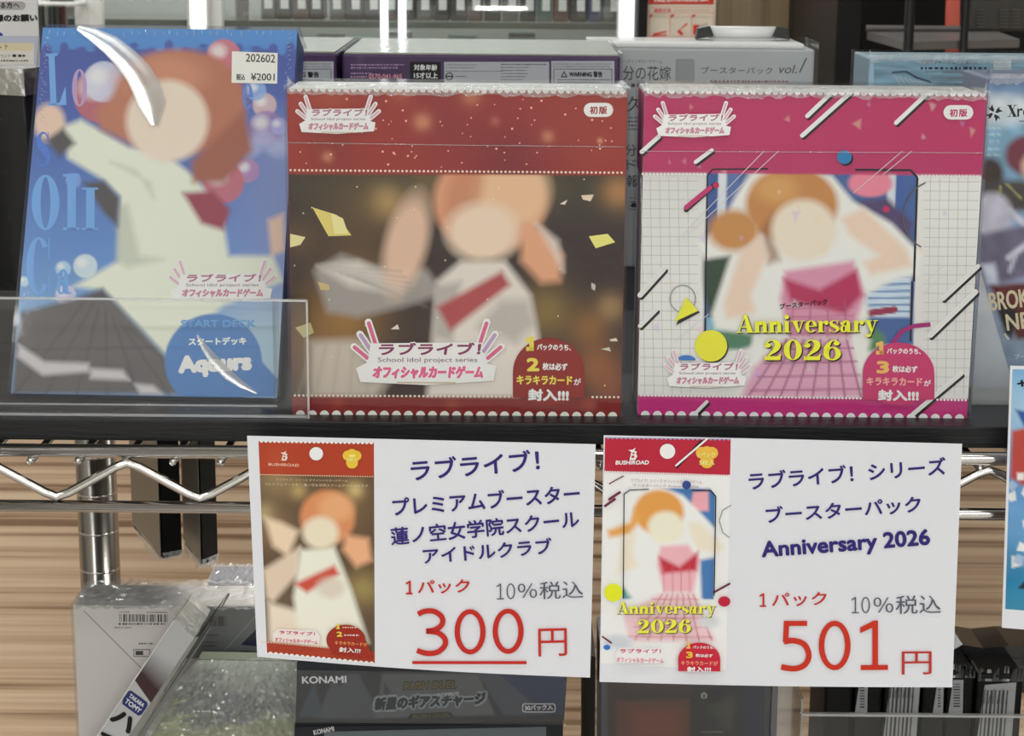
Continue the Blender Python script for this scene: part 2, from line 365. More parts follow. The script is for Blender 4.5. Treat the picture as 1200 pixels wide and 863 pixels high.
class Canvas:
    extra = 0
    """a finely divided sheet whose points carry the ink colour (corners TL,TR,BR,BL in photograph pixels)"""
    def __init__(s, surf, q, nx, ny, layer=1):
        u, v = np.meshgrid(np.linspace(0, 1, nx), np.linspace(0, 1, ny)); q = np.array(q, float)
        P = (q[0][:, None, None] * (1 - u) * (1 - v) + q[1][:, None, None] * u * (1 - v) + q[2][:, None, None] * u * v + q[3][:, None, None] * (1 - u) * v)
        s.X, s.Y = P; s.u, s.v = u, v; s.nx, s.ny = nx, ny; s.S = surf; s.layer = layer
        s.C = np.zeros((ny, nx, 3))
    def mix(s, m, col, a=1.0):
        m = (np.clip(m, 0, 1) * a)[..., None]; s.C = s.C * (1 - m) + np.array(col) * m; return s
    def fill(s, col): s.C[:] = col; return s
    def vgrad(s, stops):
        ys = [q[0] for q in stops]
        g = np.stack([np.interp(s.Y, ys, [q[1][k] for q in stops]) for k in range(3)], -1); s.C = g; return s
    def ell(s, cx, cy, rx, ry, col, soft=1.5, rot=0, a=1.0):
        soft += s.extra; t = math.radians(rot); dx, dy = s.X - cx, s.Y - cy
        x = dx * math.cos(t) + dy * math.sin(t); y = -dx * math.sin(t) + dy * math.cos(t)
        d = np.sqrt((x / rx) ** 2 + (y / ry) ** 2)
        return s.mix((1 - d) * min(rx, ry) / soft + .5, col, a)
    def glow(s, cx, cy, r, col, a=1.0):
        d2 = ((s.X - cx) ** 2 + (s.Y - cy) ** 2) / (r * r); return s.mix(np.exp(-d2 * 1.6), col, a)
    def poly(s, pts, col, soft=1.5, a=1.0):
        soft += s.extra; pts = np.array(pts, float); n = len(pts); ins = np.zeros(s.X.shape, bool); dm = np.full(s.X.shape, 1e9)
        for i in range(n):
            x0, y0 = pts[i]; x1, y1 = pts[(i + 1) % n]
            cnd = ((y0 > s.Y) != (y1 > s.Y))
            with np.errstate(divide='ignore', invalid='ignore'):
                xi = (x1 - x0) * (s.Y - y0) / (y1 - y0 + 1e-12) + x0
            ins ^= cnd & (s.X < xi)
            L2 = (x1 - x0) ** 2 + (y1 - y0) ** 2 + 1e-9
            t = np.clip(((s.X - x0) * (x1 - x0) + (s.Y - y0) * (y1 - y0)) / L2, 0, 1)
            dm = np.minimum(dm, np.hypot(s.X - x0 - t * (x1 - x0), s.Y - y0 - t * (y1 - y0)))
        sd = np.where(ins, dm, -dm); return s.mix(sd / soft + .5, col, a)
    def line(s, x0, y0, x1, y1, wd, col, soft=1.2, a=1.0):
        L2 = (x1 - x0) ** 2 + (y1 - y0) ** 2 + 1e-9
        t = np.clip(((s.X - x0) * (x1 - x0) + (s.Y - y0) * (y1 - y0)) / L2, 0, 1)
        d = np.hypot(s.X - x0 - t * (x1 - x0), s.Y - y0 - t * (y1 - y0)); return s.mix((wd / 2 - d) / soft + .5, col, a)
    def noise(s, sx, sy, amp, seed=0):
        r = np.random.default_rng(seed); n = np.zeros(s.X.shape)
        for k in range(9):
            a = r.uniform(0, 6.28); f = r.uniform(.5, 2.2)
            n += np.sin(f * (s.X * math.cos(a) / sx + s.Y * math.sin(a) / sy) + r.uniform(0, 6.28) + 1.5 * np.sin(s.Y / sy * f * .7 + k))
        s.C = np.clip(s.C * (1 + amp * n[..., None] / 3), 0, .95); return s
    def done(s, name, parent, m=None, label=None):
        vs = [tuple(s.S.at(x, y, s.layer)) for x, y in zip(s.X.ravel(), s.Y.ravel())]
        nx, ny = s.nx, s.ny; i = np.arange((ny - 1) * (nx - 1)); r, cc = i // (nx - 1), i % (nx - 1); a = r * nx + cc
        f = np.stack([a, a + nx, a + nx + 1, a + 1], -1)
        me = bpy.data.meshes.new('sheet'); me.from_pydata(vs, [], f.tolist())
        at = me.color_attributes.new('Col', 'FLOAT_COLOR', 'POINT')
        at.data.foreach_set('color', np.concatenate([s.C.reshape(-1, 3), np.ones((nx * ny, 1))], 1).astype(np.float32).ravel())
        me.materials.append(m or PRINT); me.update()
        if me.polygons[0].normal.dot(s.S.n) < 0: me.flip_normals()
        smooth(me); return link(name, me, parent, label=label)

def carton(name, label, cat, BL, BR, up, depth, m, group=None, bev=.0008, film=None, ruffle=False):
    """upright box: front bottom corners BL, BR (world), up vector, depth away from the viewer"""
    BL, BR, up = Vector(BL), Vector(BR), Vector(up); x = (BR - BL); wd = x.length; ux = x.normalized(); n = ux.cross(up).normalized()
    if n.dot(CAM - BL) < 0: n = -n
    uz = up.normalized(); h = up.length
    root = thing(name, label, cat, (BL + BR) / 2 - n * depth / 2, group)
    M = Matrix((( ux.x, -n.x, uz.x, BL.x), (ux.y, -n.y, uz.y, BL.y), (ux.z, -n.z, uz.z, BL.z), (0, 0, 0, 1)))
    build('carton', MB().box((0, 0, 0), (wd, depth, h), bev, M), m, root)
    S = Surf(BL, n); TL, TR = BL + up, BR + up; q = [proj(p) for p in (TL, TR, BR, BL)]
    if film:
        f = MB(); e = .0013; f.box((-e, -e, .0002), (wd + e, depth + e, h + e), 0, M); build('shrink_wrap', f, film, root)
    if ruffle:
        f = MB(); nseg = 70; pr = None; rg = random.Random(sum(map(ord, name)) % 97 + int(wd * 1e5))
        for i in range(nseg + 1):
            t = i / nseg; zz = h + rg.uniform(.0008, .0022) + (.003 if i in (0, nseg) else 0); yy = rg.uniform(-.0018, .001)
            a = f.bm.verts.new(M @ Vector((wd * t, -.0014, h - rg.uniform(.0012, .0030)))); b = f.bm.verts.new(M @ Vector((wd * t, yy, zz))); d = f.bm.verts.new(M @ Vector((wd * t, .006, h + rg.uniform(.0012, .002))))
            if pr: f.bm.faces.new((pr[0], a, b, pr[1])); f.bm.faces.new((pr[1], b, d, pr[2]))
            pr = (a, b, d)
        build('film_seam', f, CRINK, root)
    root_data = dict(root=root, S=S, q=q, M=M, w=wd, h=h, n=n)
    return root_data
def bezel(pr, x0, y, x1, n, r, col, up=True, y1=None):
    """row of half-round notches along an edge"""
    y1 = y if y1 is None else y1; pr.L += 1
    for i in range(n):
        t = (i + .5) / n; pr.ell(x0 + (x1 - x0) * t, y + (y1 - y) * t, r, r, col, pr.L, n=8, a0=0 if up else 180, a1=180 if up else 360)
def barcode(pr, x0, y0, x1, y1, col, dx=0, dy=0, seed=1, n=26):
    rg = random.Random(seed); pr.L += 1; x = 0.
    ws = [rg.choice((1, 1, 2, 3)) for _ in range(n * 2)]; tot = sum(ws)
    for k, wv in enumerate(ws):
        if k % 2 == 0:
            a = x / tot; b = (x + wv) / tot; X = x1 - x0
            pr.poly([(x0 + a * X, y0 + a * dy), (x0 + b * X, y0 + b * dy), (x0 + b * X + dx, y1 + b * dy), (x0 + a * X + dx, y1 + a * dy)], col, pr.L)
        x += wv
def scribble(pr, x0, y0, x1, h, col, seed=0, rows=1, gap=0, slope=0):
    """text too small to read: rows of short broken dashes"""
    rg = random.Random(seed); pr.L += 1
    for r in range(rows):
        x = x0; y = y0 + r * gap; end = x1 - rg.uniform(0, .2) * (x1 - x0) * (r > 0)
        while x < end:
            wv = rg.uniform(.4, 1.1) * h; hh = h * rg.uniform(.6, 1)
            pr.line(x, y + (x - x0) * slope, min(end, x + wv), y + (min(end, x + wv) - x0) * slope, hh * .75, col, pr.L); x += wv + h * rg.uniform(.25, .6)

# ================================================================== THE SETTING
BD = -7.2; FD = 5.2; SX = 3.4
def struct(name, mb, m, **k): return build(name, mb, m, kind='structure', **k)
FLOORM = mat('floor_vinyl', c(176, 170, 162), .35, fn=lambda nt, b: bump(nt, b, 3, .001, .1))
WALLM = plain('wall_paint', (150, 147, 142), .8)
struct('floor', MB().box((-SX, BD, -.1), (SX, FD, 0)), FLOORM)
struct('ceiling', MB().box((-SX, BD, CEIL), (SX, FD, CEIL + .1)), plain('ceiling_paint', (224, 224, 222), .8))
struct('wall_left', MB().box((-SX - .1, BD, 0), (-SX, FD, CEIL)), WALLM)
struct('wall_right', MB().box((SX, BD, 0), (SX + .1, FD, CEIL)), WALLM)
struct('wall_back', MB().box((-SX, FD, 0), (SX, FD + .1, CEIL)), WALLM)
struct('wall_front', MB().box((-SX, BD - .1, 0), (SX, BD, CEIL)), plain('front_wall_paint', (226, 226, 224), .7))
t = MB().box((-1.3, 1.36, 0), (1.3, 1.39, 1.165), .002)
struct('wall_partition', t, WOODH, label='low wooden partition with horizontal grain behind the rack')
LB = plain('lamp_body', (235, 235, 232), .4)
r = thing('ceiling_lamp', 'ceiling tube lamp turned lengthwise above the rack aisle', 'lamp', (-1.0, -.56, CEIL)); build('lamp_body', MB().box((-1.07, -.88, CEIL - .05), (-.93, -.24, CEIL), .006), LB, r)
for (x, y, p) in LAMPS:
    r = thing('ceiling_lamp', 'white ceiling tube lamp above the shop floor', 'lamp', (x, y, CEIL), 'ceiling tube lamps')
    hw_ = .07 if y > 0 else .17; build('lamp_body', MB().box((x - .6, y - hw_, CEIL - .05), (x + .6, y + hw_, CEIL), .006), LB, r)

# ---------------------------------------------------------------- far glass showcases
YS = 3.2
def bx(px, Y=YS): return atY(px, 20, Y).x
def bz(py, Y=YS): return atY(600, py, Y).z
ALU = plain('white_frame', (205, 205, 200), .35)
PALE = plain('case_back', (150, 154, 150), .5)
DARKM = plain('dark_metal', (17, 14, 13), .5, spec=.25)
def emis(name, col, s):
    m = bpy.data.materials.new(name); m.use_nodes = True; b = m.node_tree.nodes['Principled BSDF']
    b.inputs['Emission Color'].default_value = (*col, 1); b.inputs['Emission Strength'].default_value = s; MATS[name] = m; return m
LED = emis('led_strip', (.93, .97, 1), 2.2)
CASES = [('narrow glass showcase lit from inside, behind the blue box', 46, 232, (98, 112), (), 7),
         ('wide glass showcase with two bright light strips behind the purple cartons', 250, 744, (), (451, 472), 28)]
for lab, p0, p1, posts, leds, sy in CASES:
    x0, x1 = bx(p0), bx(p1)
    r = thing('glass_showcase', lab, 'showcase', ((x0 + x1) / 2, YS + .22, 0))
    build('base', MB().box((x0, YS, 0), (x1, YS + .45, .75), .004), ALU, r)
    build('back_panel', MB().box((x0, YS + .43, .75), (x1, YS + .45, 2.1)), PALE, r)
    build('top_panel', MB().box((x0, YS, 2.1), (x1, YS + .45, 2.16), .004), ALU, r)
    for q in (p0 + 3, p1 - 3) + posts:
        xx = bx(q); build('frame_post', MB().box((xx - .012, YS - .012, .75), (xx + .012, YS + .012, 2.1), .002), ALU, r)
    for k, zz in enumerate((bz(28) - .21, bz(28), bz(28) + .26)):
        s = build('glass_shelf', MB().box((x0 + .01, YS + .02, zz - .008), (x1 - .01, YS + .42, zz)), GLASS, r)
        build('shelf_edge', MB().box((x0 + .01, YS + .015, zz - .009), (x1 - .01, YS + .02, zz + .001)), plain('green_glass_edge', (62, 76, 70), .2), s)
    build('glass_front', MB().box((x0 + .02, YS - .004, .75), (x1 - .02, YS, 2.1)), GLASS, r)
    for q in leds:
        xx = bx(q); build('light_strip', MB().box((xx - .006, YS - .02, .8), (xx + .006, YS - .012, 2.05), .001), LED, r)
    ca = area((x0 + x1) / 2, YS + .2, 2.08, x1 - x0 - .06, .08, 7 if p0 < 100 else 15)
# bright upright light columns
for lab, a, b in (('broad bright light column between the two showcases', 221, 243), ('bright light column beside the fire poster', 724, 745)):
    x0, x1 = bx(a, YS - .05), bx(b, YS - .05)
    r = thing('light_column', lab, 'light', ((x0 + x1) / 2, YS - .05, 0))
    build('column', MB().box((x0, YS - .045, 0), (x1, YS - .015, 2.2), .004), ALU, r)
    build('light_strip', MB().box((x0 + .003, YS - .055, .8), (x1 - .003, YS - .045, 2.1), .002), emis('bright_column', (.95, .98, 1), 2.6) if 'bright_column' not in MATS else MATS['bright_column'], r)
# merchandise on the far shelves
FARM = [plain('far_item_' + n, col, .35) for n, col in (('dark', (48, 50, 48)), ('grey', (96, 100, 96)), ('brown', (82, 66, 56)), ('teal', (86, 110, 106)), ('blue', (70, 80, 112)), ('pale', (150, 156, 150)), ('rust', (104, 74, 58)))]
TAGM = plain('tag_white', (222, 224, 222), .5)
ORD = 'first second third fourth fifth sixth seventh eighth ninth tenth eleventh twelfth thirteenth fourteenth fifteenth sixteenth seventeenth eighteenth nineteenth twentieth twenty-first twenty-second twenty-third twenty-fourth'.split()
zs = bz(28); rg = random.Random(3); px = 306.; k = 0
cols = 'grey dark brown dark grey dark dark brown dark grey dark dark brown dark grey dark teal rust dark blue'.split(); names = ['dark', 'grey', 'brown', 'teal', 'blue', 'pale', 'rust']
while px < 716:
    if 376 < px < 384: px = 386
    wpx = rg.uniform(17, 22); x0, x1 = bx(px, YS + .08), bx(px + wpx - 1.5, YS + .08); hh = rg.uniform(.05, .085) + .02; cn = cols[k % len(cols)]
    lab = '%s boxed item with white tag, %s from left in the upper far showcase row' % ({'dark': 'blackish', 'grey': 'grey', 'brown': 'brown', 'teal': 'teal', 'rust': 'rust-coloured', 'blue': 'bluish'}[cn], ORD[k])
    r = thing('boxed_item', lab, 'box', ((x0 + x1) / 2, YS + .12, zs), 'boxed goods on the far showcase shelf')
    build('carton', MB().box((x0, YS + .08, zs), (x1, YS + .16, zs + hh), .002), FARM[names.index(cn)], r)
    tx = x1 - .004; build('price_tag', MB().box((tx - .013, YS + .072, zs + .018), (tx, YS + .078, zs + .056)), TAGM, r)
    px += wpx; k += 1
zl = bz(28) - .21
px = 256.; k = 0
while px < 716:
    wpx = rg.uniform(24, 44); x0, x1 = bx(px, YS + .1), bx(px + wpx - 2, YS + .1); m = rg.choice((1, 5, 5, 1, 0, 3)) if px < 660 else 4
    word = {0: 'dark', 1: 'grey', 5: 'pale', 3: 'teal', 4: 'blue'}[m]
    o = build('display_box', MB().box((x0, YS + .1, zl), (x1, YS + .2, zl + rg.uniform(.150, .188)), .002), FARM[m], None, loc=((x0 + x1) / 2, YS + .15, zl))
    tag(o, 'untagged %s box, %s from left on the lower far showcase shelf' % (word, ORD[k]), 'box', 'plain boxes on the lower far shelf'); px += wpx; k += 1
# hanging packets at far left
x0, x1 = bx(56), bx(94)
for i in range(6):
    a = x0 + (x1 - x0) * i / 6; z0 = bz(90)
    o = build('hanging_packet', MB().box((a, YS - .1, z0), (a + (x1 - x0) / 6 * .8, YS - .08, bz(8)), .003), [plain('far_item_maroon', (62, 26, 26), .3), FARM[0], FARM[1], FARM[0], FARM[0], plain('far_item_maroon', (62, 26, 26), .3)][i], None, loc=(a, YS - .09, z0))
    tag(o, 'slim %s packet hanging beside the notice, %s from left' % (['maroon', 'blackish', 'grey', 'blackish', 'blackish', 'maroon'][i], ORD[i]), 'packet', 'dark packets behind the notice sign')
o = build('display_rod', MB().tube([(x0 - .01, YS - .008, bz(7)), (x0 - .01, YS - .085, bz(7)), (x0, YS - .09, bz(7)), (x1, YS - .09, bz(7)), (x1 + .01, YS - .085, bz(7)), (x1 + .01, YS - .008, bz(7))], .004), ALU, None, loc=(x0, YS - .09, bz(7)))
tag(o, 'thin white rod carrying the dark packets behind the notice', 'rod')

# ---------------------------------------------------------------- right background: door panel, poster, dark rack
YW = 3.0
def bxw(px): return atY(px, 20, YW).x
struct('door_1', MB().box((bxw(756), YW, 0), (bxw(940), YW + .05, 2.1), .003), WOODV, label='brown wood-grain door panel')
struct('trim_1', MB().box((bxw(940), YW - .02, 0), (bxw(961), YW + .05, 2.1), .002), DARKM)
SILV = plain('silver_trim', (118, 116, 114), .35, metal=.6)
struct('trim_2', MB().box((bxw(961), YW - .04, 0), (bxw(966), YW + .05, 2.1), .001), SILV)
struct('trim_3', MB().box((bxw(966), YW - .02, 0), (bxw(971), YW + .05, 2.1), .001), DARKM)
struct('trim_4', MB().box((bxw(971), YW - .04, 0), (bxw(981), YW + .05, 2.1), .001), SILV)
struct('trim_5', MB().box((bxw(747), YW - .02, 0), (bxw(757), YW + .05, 2.1), .001), DARKM)
# fire extinguisher poster
S = Surf((0, YW - .006, 1), (0, -1, 0), 2e-4)
a, b = atY(758, 47, YW - .006), atY(838, 47, YW - .006)
r = thing('safety_poster', 'cream fire extinguisher poster with red header on the wood door', 'poster', ((a.x + b.x) / 2, YW, a.z))
build('sheet', MB().box((a.x, YW - .006, a.z), (b.x, YW, a.z + .34), .001), plain('poster_cream', (226, 214, 196), .5), r)
p = Prn(S); RED = c(205, 62, 54); p.rect(759.5, -120, 836.5, 5, RED)
p.text('FIRE EXTINGUISHER', (767, 2.5), (830, 1.5), 8, c(236, 224, 210), .03)
p.text('消火器', (765, -18), (832, -18), 26, c(236, 224, 210), .05)
for q in ((761, 8.5, 836, 8.5), (761, 44, 836, 44), (761, 8.5, 761, 44), (836, 8.5, 836, 44), (785, 17, 785, 43), (810, 17, 810, 43), (761, 15, 836, 15)): p.line(*q, .7, c(214, 150, 136))
p.text('使用方法', (766, 14.5), (786, 14.2), 4.6, RED, .02); scribble(p, 790, 12, 832, 1.6, c(190, 150, 130), 3)
p.poly([(763, 43), (766, 39), (781, 36), (781, 37.5), (769, 41), (781, 40), (781, 42)], RED); p.poly([(793, 37), (804, 27), (806, 28), (797, 35), (801, 40), (798, 41)], RED); p.rect(812, 29, 819, 40, RED); p.poly([(819, 29), (828, 26), (830, 33), (820, 36)], c(196, 190, 176))
for x in (761, 786, 811): p.poly([(x, 17), (x + 5, 17), (x, 21)], RED)
p.done('printed_text', r)
# dark display rack
YC = 2.5
def bxc(px, Y=YC): return atY(px, 20, Y).x
def bzc(py, Y=YC): return atY(600, py, Y).z
xr0, xr1 = bxc(981), bxc(1330)
r = thing('dark_cabinet', 'tall near-black cabinet behind the right end of the rack', 'cabinet', ((xr0 + xr1) / 2, YC + .45, 0))
build('back_panel', MB().box((xr0, YC + .40, 0), (xr1 + .2, YC + .44, 2.2)), DARKM, r)
build('side_panel', MB().box((xr0, YC, 0), (bxc(1012), YC + .40, 2.2), .003), DARKM, r)
GREYM = plain('dark_grey_shelf', (96, 92, 90), .4)
build('shelf', MB().prism([atY(1016, 37, YC - .0), atY(1060, 49, YC - .12), atY(1195, 46, YC - .12), atY(1170, 37, YC + .0)], Vector((0, 0, -.010))), GREYM, r)
build('shelf_rail', MB().tube([atY(1015, 33, YC), atY(1128, 34, YC)], .004), GREYM, r)
for q in (1066, 1131): build('upright', MB().tube([(bxc(q, YC - .13), YC - .13, 0), (bxc(q, YC - .13), YC - .13, 2.2)], .0062 if q == 1066 else .005), BLACKP, r)
a = atY(1108, 60, YC + .03); b = atY(1127, 0, YC + .03)
o = build('red_banner', MB().prism([atY(1108, 200, YC + .03), atY(1108, 17, YC + .03), atY(1111, -40, YC + .03), atY(1126, -40, YC + .03), atY(1122, 200, YC + .03)], Vector((0, .003, 0))), plain('banner_red', (222, 104, 88), .5), None, loc=a)
tag(o, 'narrow coral red paper strip hanging inside the dark cabinet', 'paper strip')
a, b = atY(1131, 37, YC + .02), atY(1198, -60, YC + .02)
r = thing('vented_device', 'black device with slotted vents on the dark cabinet shelf', 'device', ((a.x + b.x) / 2, YC + .05, a.z))
build('housing', MB().box((a.x, YC + .02, a.z), (b.x + .02, YC + .12, b.z), .004), plain('device_black', (58, 56, 52), .45), r)
v = MB()
for cx in (1149, 1176, 1190):
    for k in range(6):
        q0 = atY(cx - 5, 11 + k * 4, YC + .018); q1 = atY(cx + 5, 12.2 + k * 4, YC + .018); v.box((q0.x, YC + .016, q1.z), (q1.x, YC + .022, q0.z))
build('vent_slots', v, GREYM, r, kind='stuff')

# ================================================================== THE WIRE RACK
RY = .757
XL, XR = -.268, .62
top_z = lambda x: 1.192
r = thing('wire_rack', 'chrome wire shelving rack carrying the boxes', 'rack', (.17, .98, 0))
ra = atY(600, 533, RY); rb = atY(600, 598, RY)
RZ1, RZ2 = ra.z, rb.z
build('front_rail', MB().tube([(XL, RY, RZ1), (XR, RY, RZ1)], .0028, 20), CHROME, r, True)
build('lower_rail', MB().tube([(XL, RY, RZ2), (XR, RY, RZ2)], .0025, 20), CHROME, r, True)
lx0, lx1 = -.105, .03
ul = build('under_shelf_light', MB().box((lx0, 1.02, RZ1 - .016), (lx1, 1.045, RZ1 - .0065), .002), LB, r, label='white light bar fixed under the shelf')
ll = area((lx0 + lx1) / 2, 1.033, RZ1 - .0175, lx1 - lx0, .02, 1.3, (1, .97, .90), (math.radians(28), 0, 0))
# zigzag truss
def px2x(px): return atY(px, 560, RY).x
pts = []; hi = RZ1 - .0048; lo = RZ2 + .0040; per = px2x(318) - px2x(150); x = px2x(150) - 3 * per
def hw(u):  # smooth zigzag
    u = u % 1; tri = abs(u * 2 - 1) * 2 - 1  # +1 at u=0
    return tri
nn = 0
while x < XR:
    for k in range(12):
        u = k / 12; z = hw(u); z = math.copysign(min(1, abs(z) * 1.12), z) if abs(z) < .8 else math.copysign(.896 + (abs(z) - .8) * .52, z)
        xx = x + u * per
        if XL < xx < XR: pts.append((xx, RY, (hi + lo) / 2 + z * (hi - lo) / 2))
    x += per
build('truss_wire', MB().tube(pts, .0019, 12), CHROME, r, True)
wx = px2x(37) - 4 * .0193; sw = MB()
while wx < XR:
    if wx > XL: sw.tube([(wx, RY - .001, RZ1 - .0042), (wx, 1.19, RZ1 - .0042)], .0016, 8)
    wx += .0193
build('shelf_wires', sw, CHROME, r, True, kind='stuff')
build('rear_rail', MB().tube([(XL, 1.19, RZ1), (XR, 1.19, RZ1)], .0028, 12), CHROME, r, True)
build('rear_rail', MB().tube([(XL, 1.19, RZ2), (XR, 1.19, RZ2)], .0025, 12), CHROME, r, True)
pxx = atY(115, 610, 1.19).x
for (x, y) in ((pxx, 1.19), (XR, 1.19), (-.34, RY + .01), (XR, RY + .01)):
    po = build('post', MB().tube([(x, y, 0), (x, y, 1.192 if x == pxx else 1.95)], .0127, 28), POSTC, r, True)
    g = MB(); z = .25
    while z < (1.185 if x == pxx else 1.9):
        g.tube([(x, y, z - .0006), (x, y, z + .0006)], .0129, 28); z += .0255
    build('groove_rings', g, CHROME, po, True, kind='stuff')
build('end_wire', MB().tube([(XL, RY, RZ1), (XL, 1.19, RZ1)], .0028, 12), CHROME, r, True)
build('end_wire', MB().tube([(XR, RY, RZ1), (XR, 1.19, RZ1)], .0028, 12), CHROME, r, True)
ls = MB(); ls.box((XL - .06, RY, .772), (XR, 1.19, .780), .001); build('lower_shelf', ls, BOARD, r)
bt = RZ1 + .0029
BS = atZ(600, 496, 1.2).y
o = build('shelf_board', MB().box((-.33, BS, bt), (XR, 1.185, 1.2), .0006), BOARD, None, loc=(.15, .97, bt))
tag(o, 'matte black board covering the upper wire shelf under the boxes', 'shelf board')

# ================================================================== CARTONS BEHIND
PUR = plain('purple_carton', (62, 34, 78), .4)
GRY = plain('grey_carton', (176, 179, 180), .45)
PURTOP = mat('film_top_reflection', c(150, 150, 138), .3, coat=.6, fn=lambda nt, b: bump(nt, b, 60, .002, .6, 4, (1, 3, 1)))  # pale base colour carries the whitish reflections on the purple cartons' tops
def small_panel(p, x0, y0, x1, y1, col): p.rect(x0, y0, x1, y1, col)
zt = atY(600, 65, 1.0).z
for lab, a, b, Y, main in (('long purple carton with age and warning panels behind the red box', 401, 727, 1.0, True), ('second purple carton, partly hidden behind the blue box', 262, 395, 1.005, False)):
    A = atY(a, 65, Y); B = atY(b, 65, Y)
    d = carton('purple_carton', lab, 'box', (A.x, Y, 1.2), (B.x, Y, 1.2), (0, 0, zt - 1.2), .125, PUR, 'purple cartons behind the front row' if 0 else None, .0012)
    build('film_top', MB().box((A.x + .001, Y + .001, zt), (B.x - .001, Y + .124, zt + .0008)), PURTOP, d['root'])
    f = MB(); f.box((A.x - .0012, Y - .0014, 1.2004), (B.x + .0012, Y + .1265, zt + .0015)); build('shrink_wrap', f, FILM, d['root'])
    p = Prn(d['S'], 2)
    if main:
        p.rect(480.5, 72.5, 516.5, 97.5, c(22, 20, 22)); p.text('対象年齢', (485, 82.5), (512.5, 82.8), 7.2, c(225, 225, 225), .02); p.text('15才以上', (485, 92), (513, 92.2), 7.4, c(225, 225, 225), .02)
        for k, y in enumerate((76, 79.5, 86)): scribble(p, 411, y, (474, 466, 436)[k], 2.6, c(176, 140, 180), k)
        p.text('0570-041-965', (432, 92.5), (471, 92.8), 6, c(214, 150, 160), .015); scribble(p, 411, 90, 430, 3, c(200, 150, 180), 9)
        SIL = c(172, 174, 180); p.rect(520.5, 72.5, 643.5, 104, SIL); p.rect(646, 71.5, 720, 104, SIL)
        scribble(p, 523, 76, 560, 1.7, c(84, 84, 96), 4, 2, 3.4); scribble(p, 523, 83.5, 590, 1.5, c(84, 84, 96), 5); scribble(p, 587, 75.5, 640, 2.2, c(60, 60, 70), 6); scribble(p, 587, 79, 620, 1.7, c(70, 70, 80), 7, 5, 3.6)
        p.ell(526.5, 89.5, 4.6, 4.6, c(40, 40, 46)); p.ell(526.5, 89.5, 3.4, 3.4, SIL); p.rect(523, 88.7, 530, 90.3, c(40, 40, 46)); scribble(p, 534, 89.5, 546, 2, c(80, 80, 90), 3)
        scribble(p, 648, 75, 716, 1.5, c(84, 84, 96), 8, 2, 3)
        for q in ((649, 81, 717, 81), (649, 104, 649, 81), (717, 104, 717, 81)): p.line(*q, .7, c(60, 60, 68))
        p.poly([(657, 90.5), (661, 83), (665, 90.5)], c(30, 30, 34)); p.poly([(659, 89.4), (661, 85.2), (663, 89.4)], SIL)
        p.text('WARNING 警告', (667, 90.2), (706, 90.5), 7, c(24, 24, 28), .03); scribble(p, 653, 93.5, 714, 1.8, c(70, 70, 80), 2, 2, 3)
    else:
        SIL = c(172, 174, 180); p.rect(330, 72, 391, 104, SIL); scribble(p, 352, 75, 388, 1.5, c(84, 84, 96), 8, 2, 3)
        for q in ((340, 81, 388, 81), (388, 104, 388, 81)): p.line(*q, .7, c(60, 60, 68))
        p.text('WARNING 警告', (325, 91), (374, 91), 7, c(24, 24, 28), .03); scribble(p, 344, 94, 386, 1.8, c(70, 70, 80), 2, 2, 3)
    p.done('printed_text', d['root'])

# grey carton with handwritten style lettering
Y = 1.13
zt = atY(850, 57, Y).z; A = atY(690, 60, Y); B = atY(955, 60, Y)
d = carton('grey_carton', 'grey carton with dark Japanese lettering between the red and pink boxes', 'box', (A.x, Y, 1.2), (B.x, Y, 1.2), (0, 0, zt - 1.2), .05, GRY, None, .0015)
build('lid', MB().box((A.x, Y + .001, zt), (B.x - .006, Y + .055, zt + .003), .001), WHITEC, d['root'])
f = MB(); f.box((A.x - .001, Y - .0016, 1.2004), (B.x + .002, Y + .0565, zt + .0042)); build('shrink_wrap', f, FILM, d['root'])
p = Prn(d['S'], 2); DK = c(44, 46, 48)
p.text('トレーディングカードゲーム', (724, 74), (776, 74.5), 4.6, c(70, 72, 74)); p.text('分の花嫁', (730, 94), (786, 94.5), 17, DK, -.01); scribble(p, 733, 100, 790, 6, c(80, 82, 84), 32)
p.rrect(791.5, 69, 814, 97, 3, c(150, 153, 154)); p.ell(803, 84, 3.5, 4.2, c(150, 152, 152)); p.ell(803, 84, 2, 2.6, c(150, 153, 154)); scribble(p, 795, 93, 811, 1.8, c(160, 160, 160), 1)
p.text('ブースターパック', (822, 86.5), (905, 87), 8.4, c(92, 88, 96), -.015); p.text('vol.', (911, 86), (933, 86), 10, c(84, 82, 90), -.01, .3); p.line(937, 85, 945, 68, 1.3, c(80, 78, 88))
scribble(p, 832, 95.5, 925, 4, c(150, 110, 120), 33)
p.text('久', (735, 131), (753, 131), 18, DK, -.01)
for k in range(4): scribble(p, 736, 138 + k * 4.5, 753, 2.6, c(56, 58, 60), k)
p.text('分の', (732, 183), (760, 183), 14, DK, -.01); p.text('ド', (734, 199), (746, 199), 12, DK, -.01); p.text('報', (734, 219), (749, 219), 14, DK, -.01)
scribble(p, 738, 232, 752, 2, c(60, 62, 64), 8, 4, 4.5); p.rect(740, 238, 747, 243, DK); p.done('printed_lettering', d['root'])
# white tag holder on top of it
zz = zt + .0035
a = atZ(830, 50, zz); b = atZ(925, 50, zz)
r = thing('tag_holder', 'white tube with black end clips lying on the grey carton', 'tag holder', ((a.x + b.x) / 2, Y + .035, zz))
build('tube', MB().tube([(a.x + .004, Y + .035, zz + .004), (b.x - .004, Y + .035, zz + .004)], .0036, 16), WHITEC, r, True)
for q, s in ((a, 1), (b, -1)): build('end_clip', MB().prism([(q.x - s * .004, Y + .030, zz), (q.x - s * .003, Y + .030, zz + .0062), (q.x + s * .004, Y + .030, zz + .0078), (q.x + s * .0065, Y + .030, zz + .002)], Vector((0, .010, 0))), BLACKP, r)

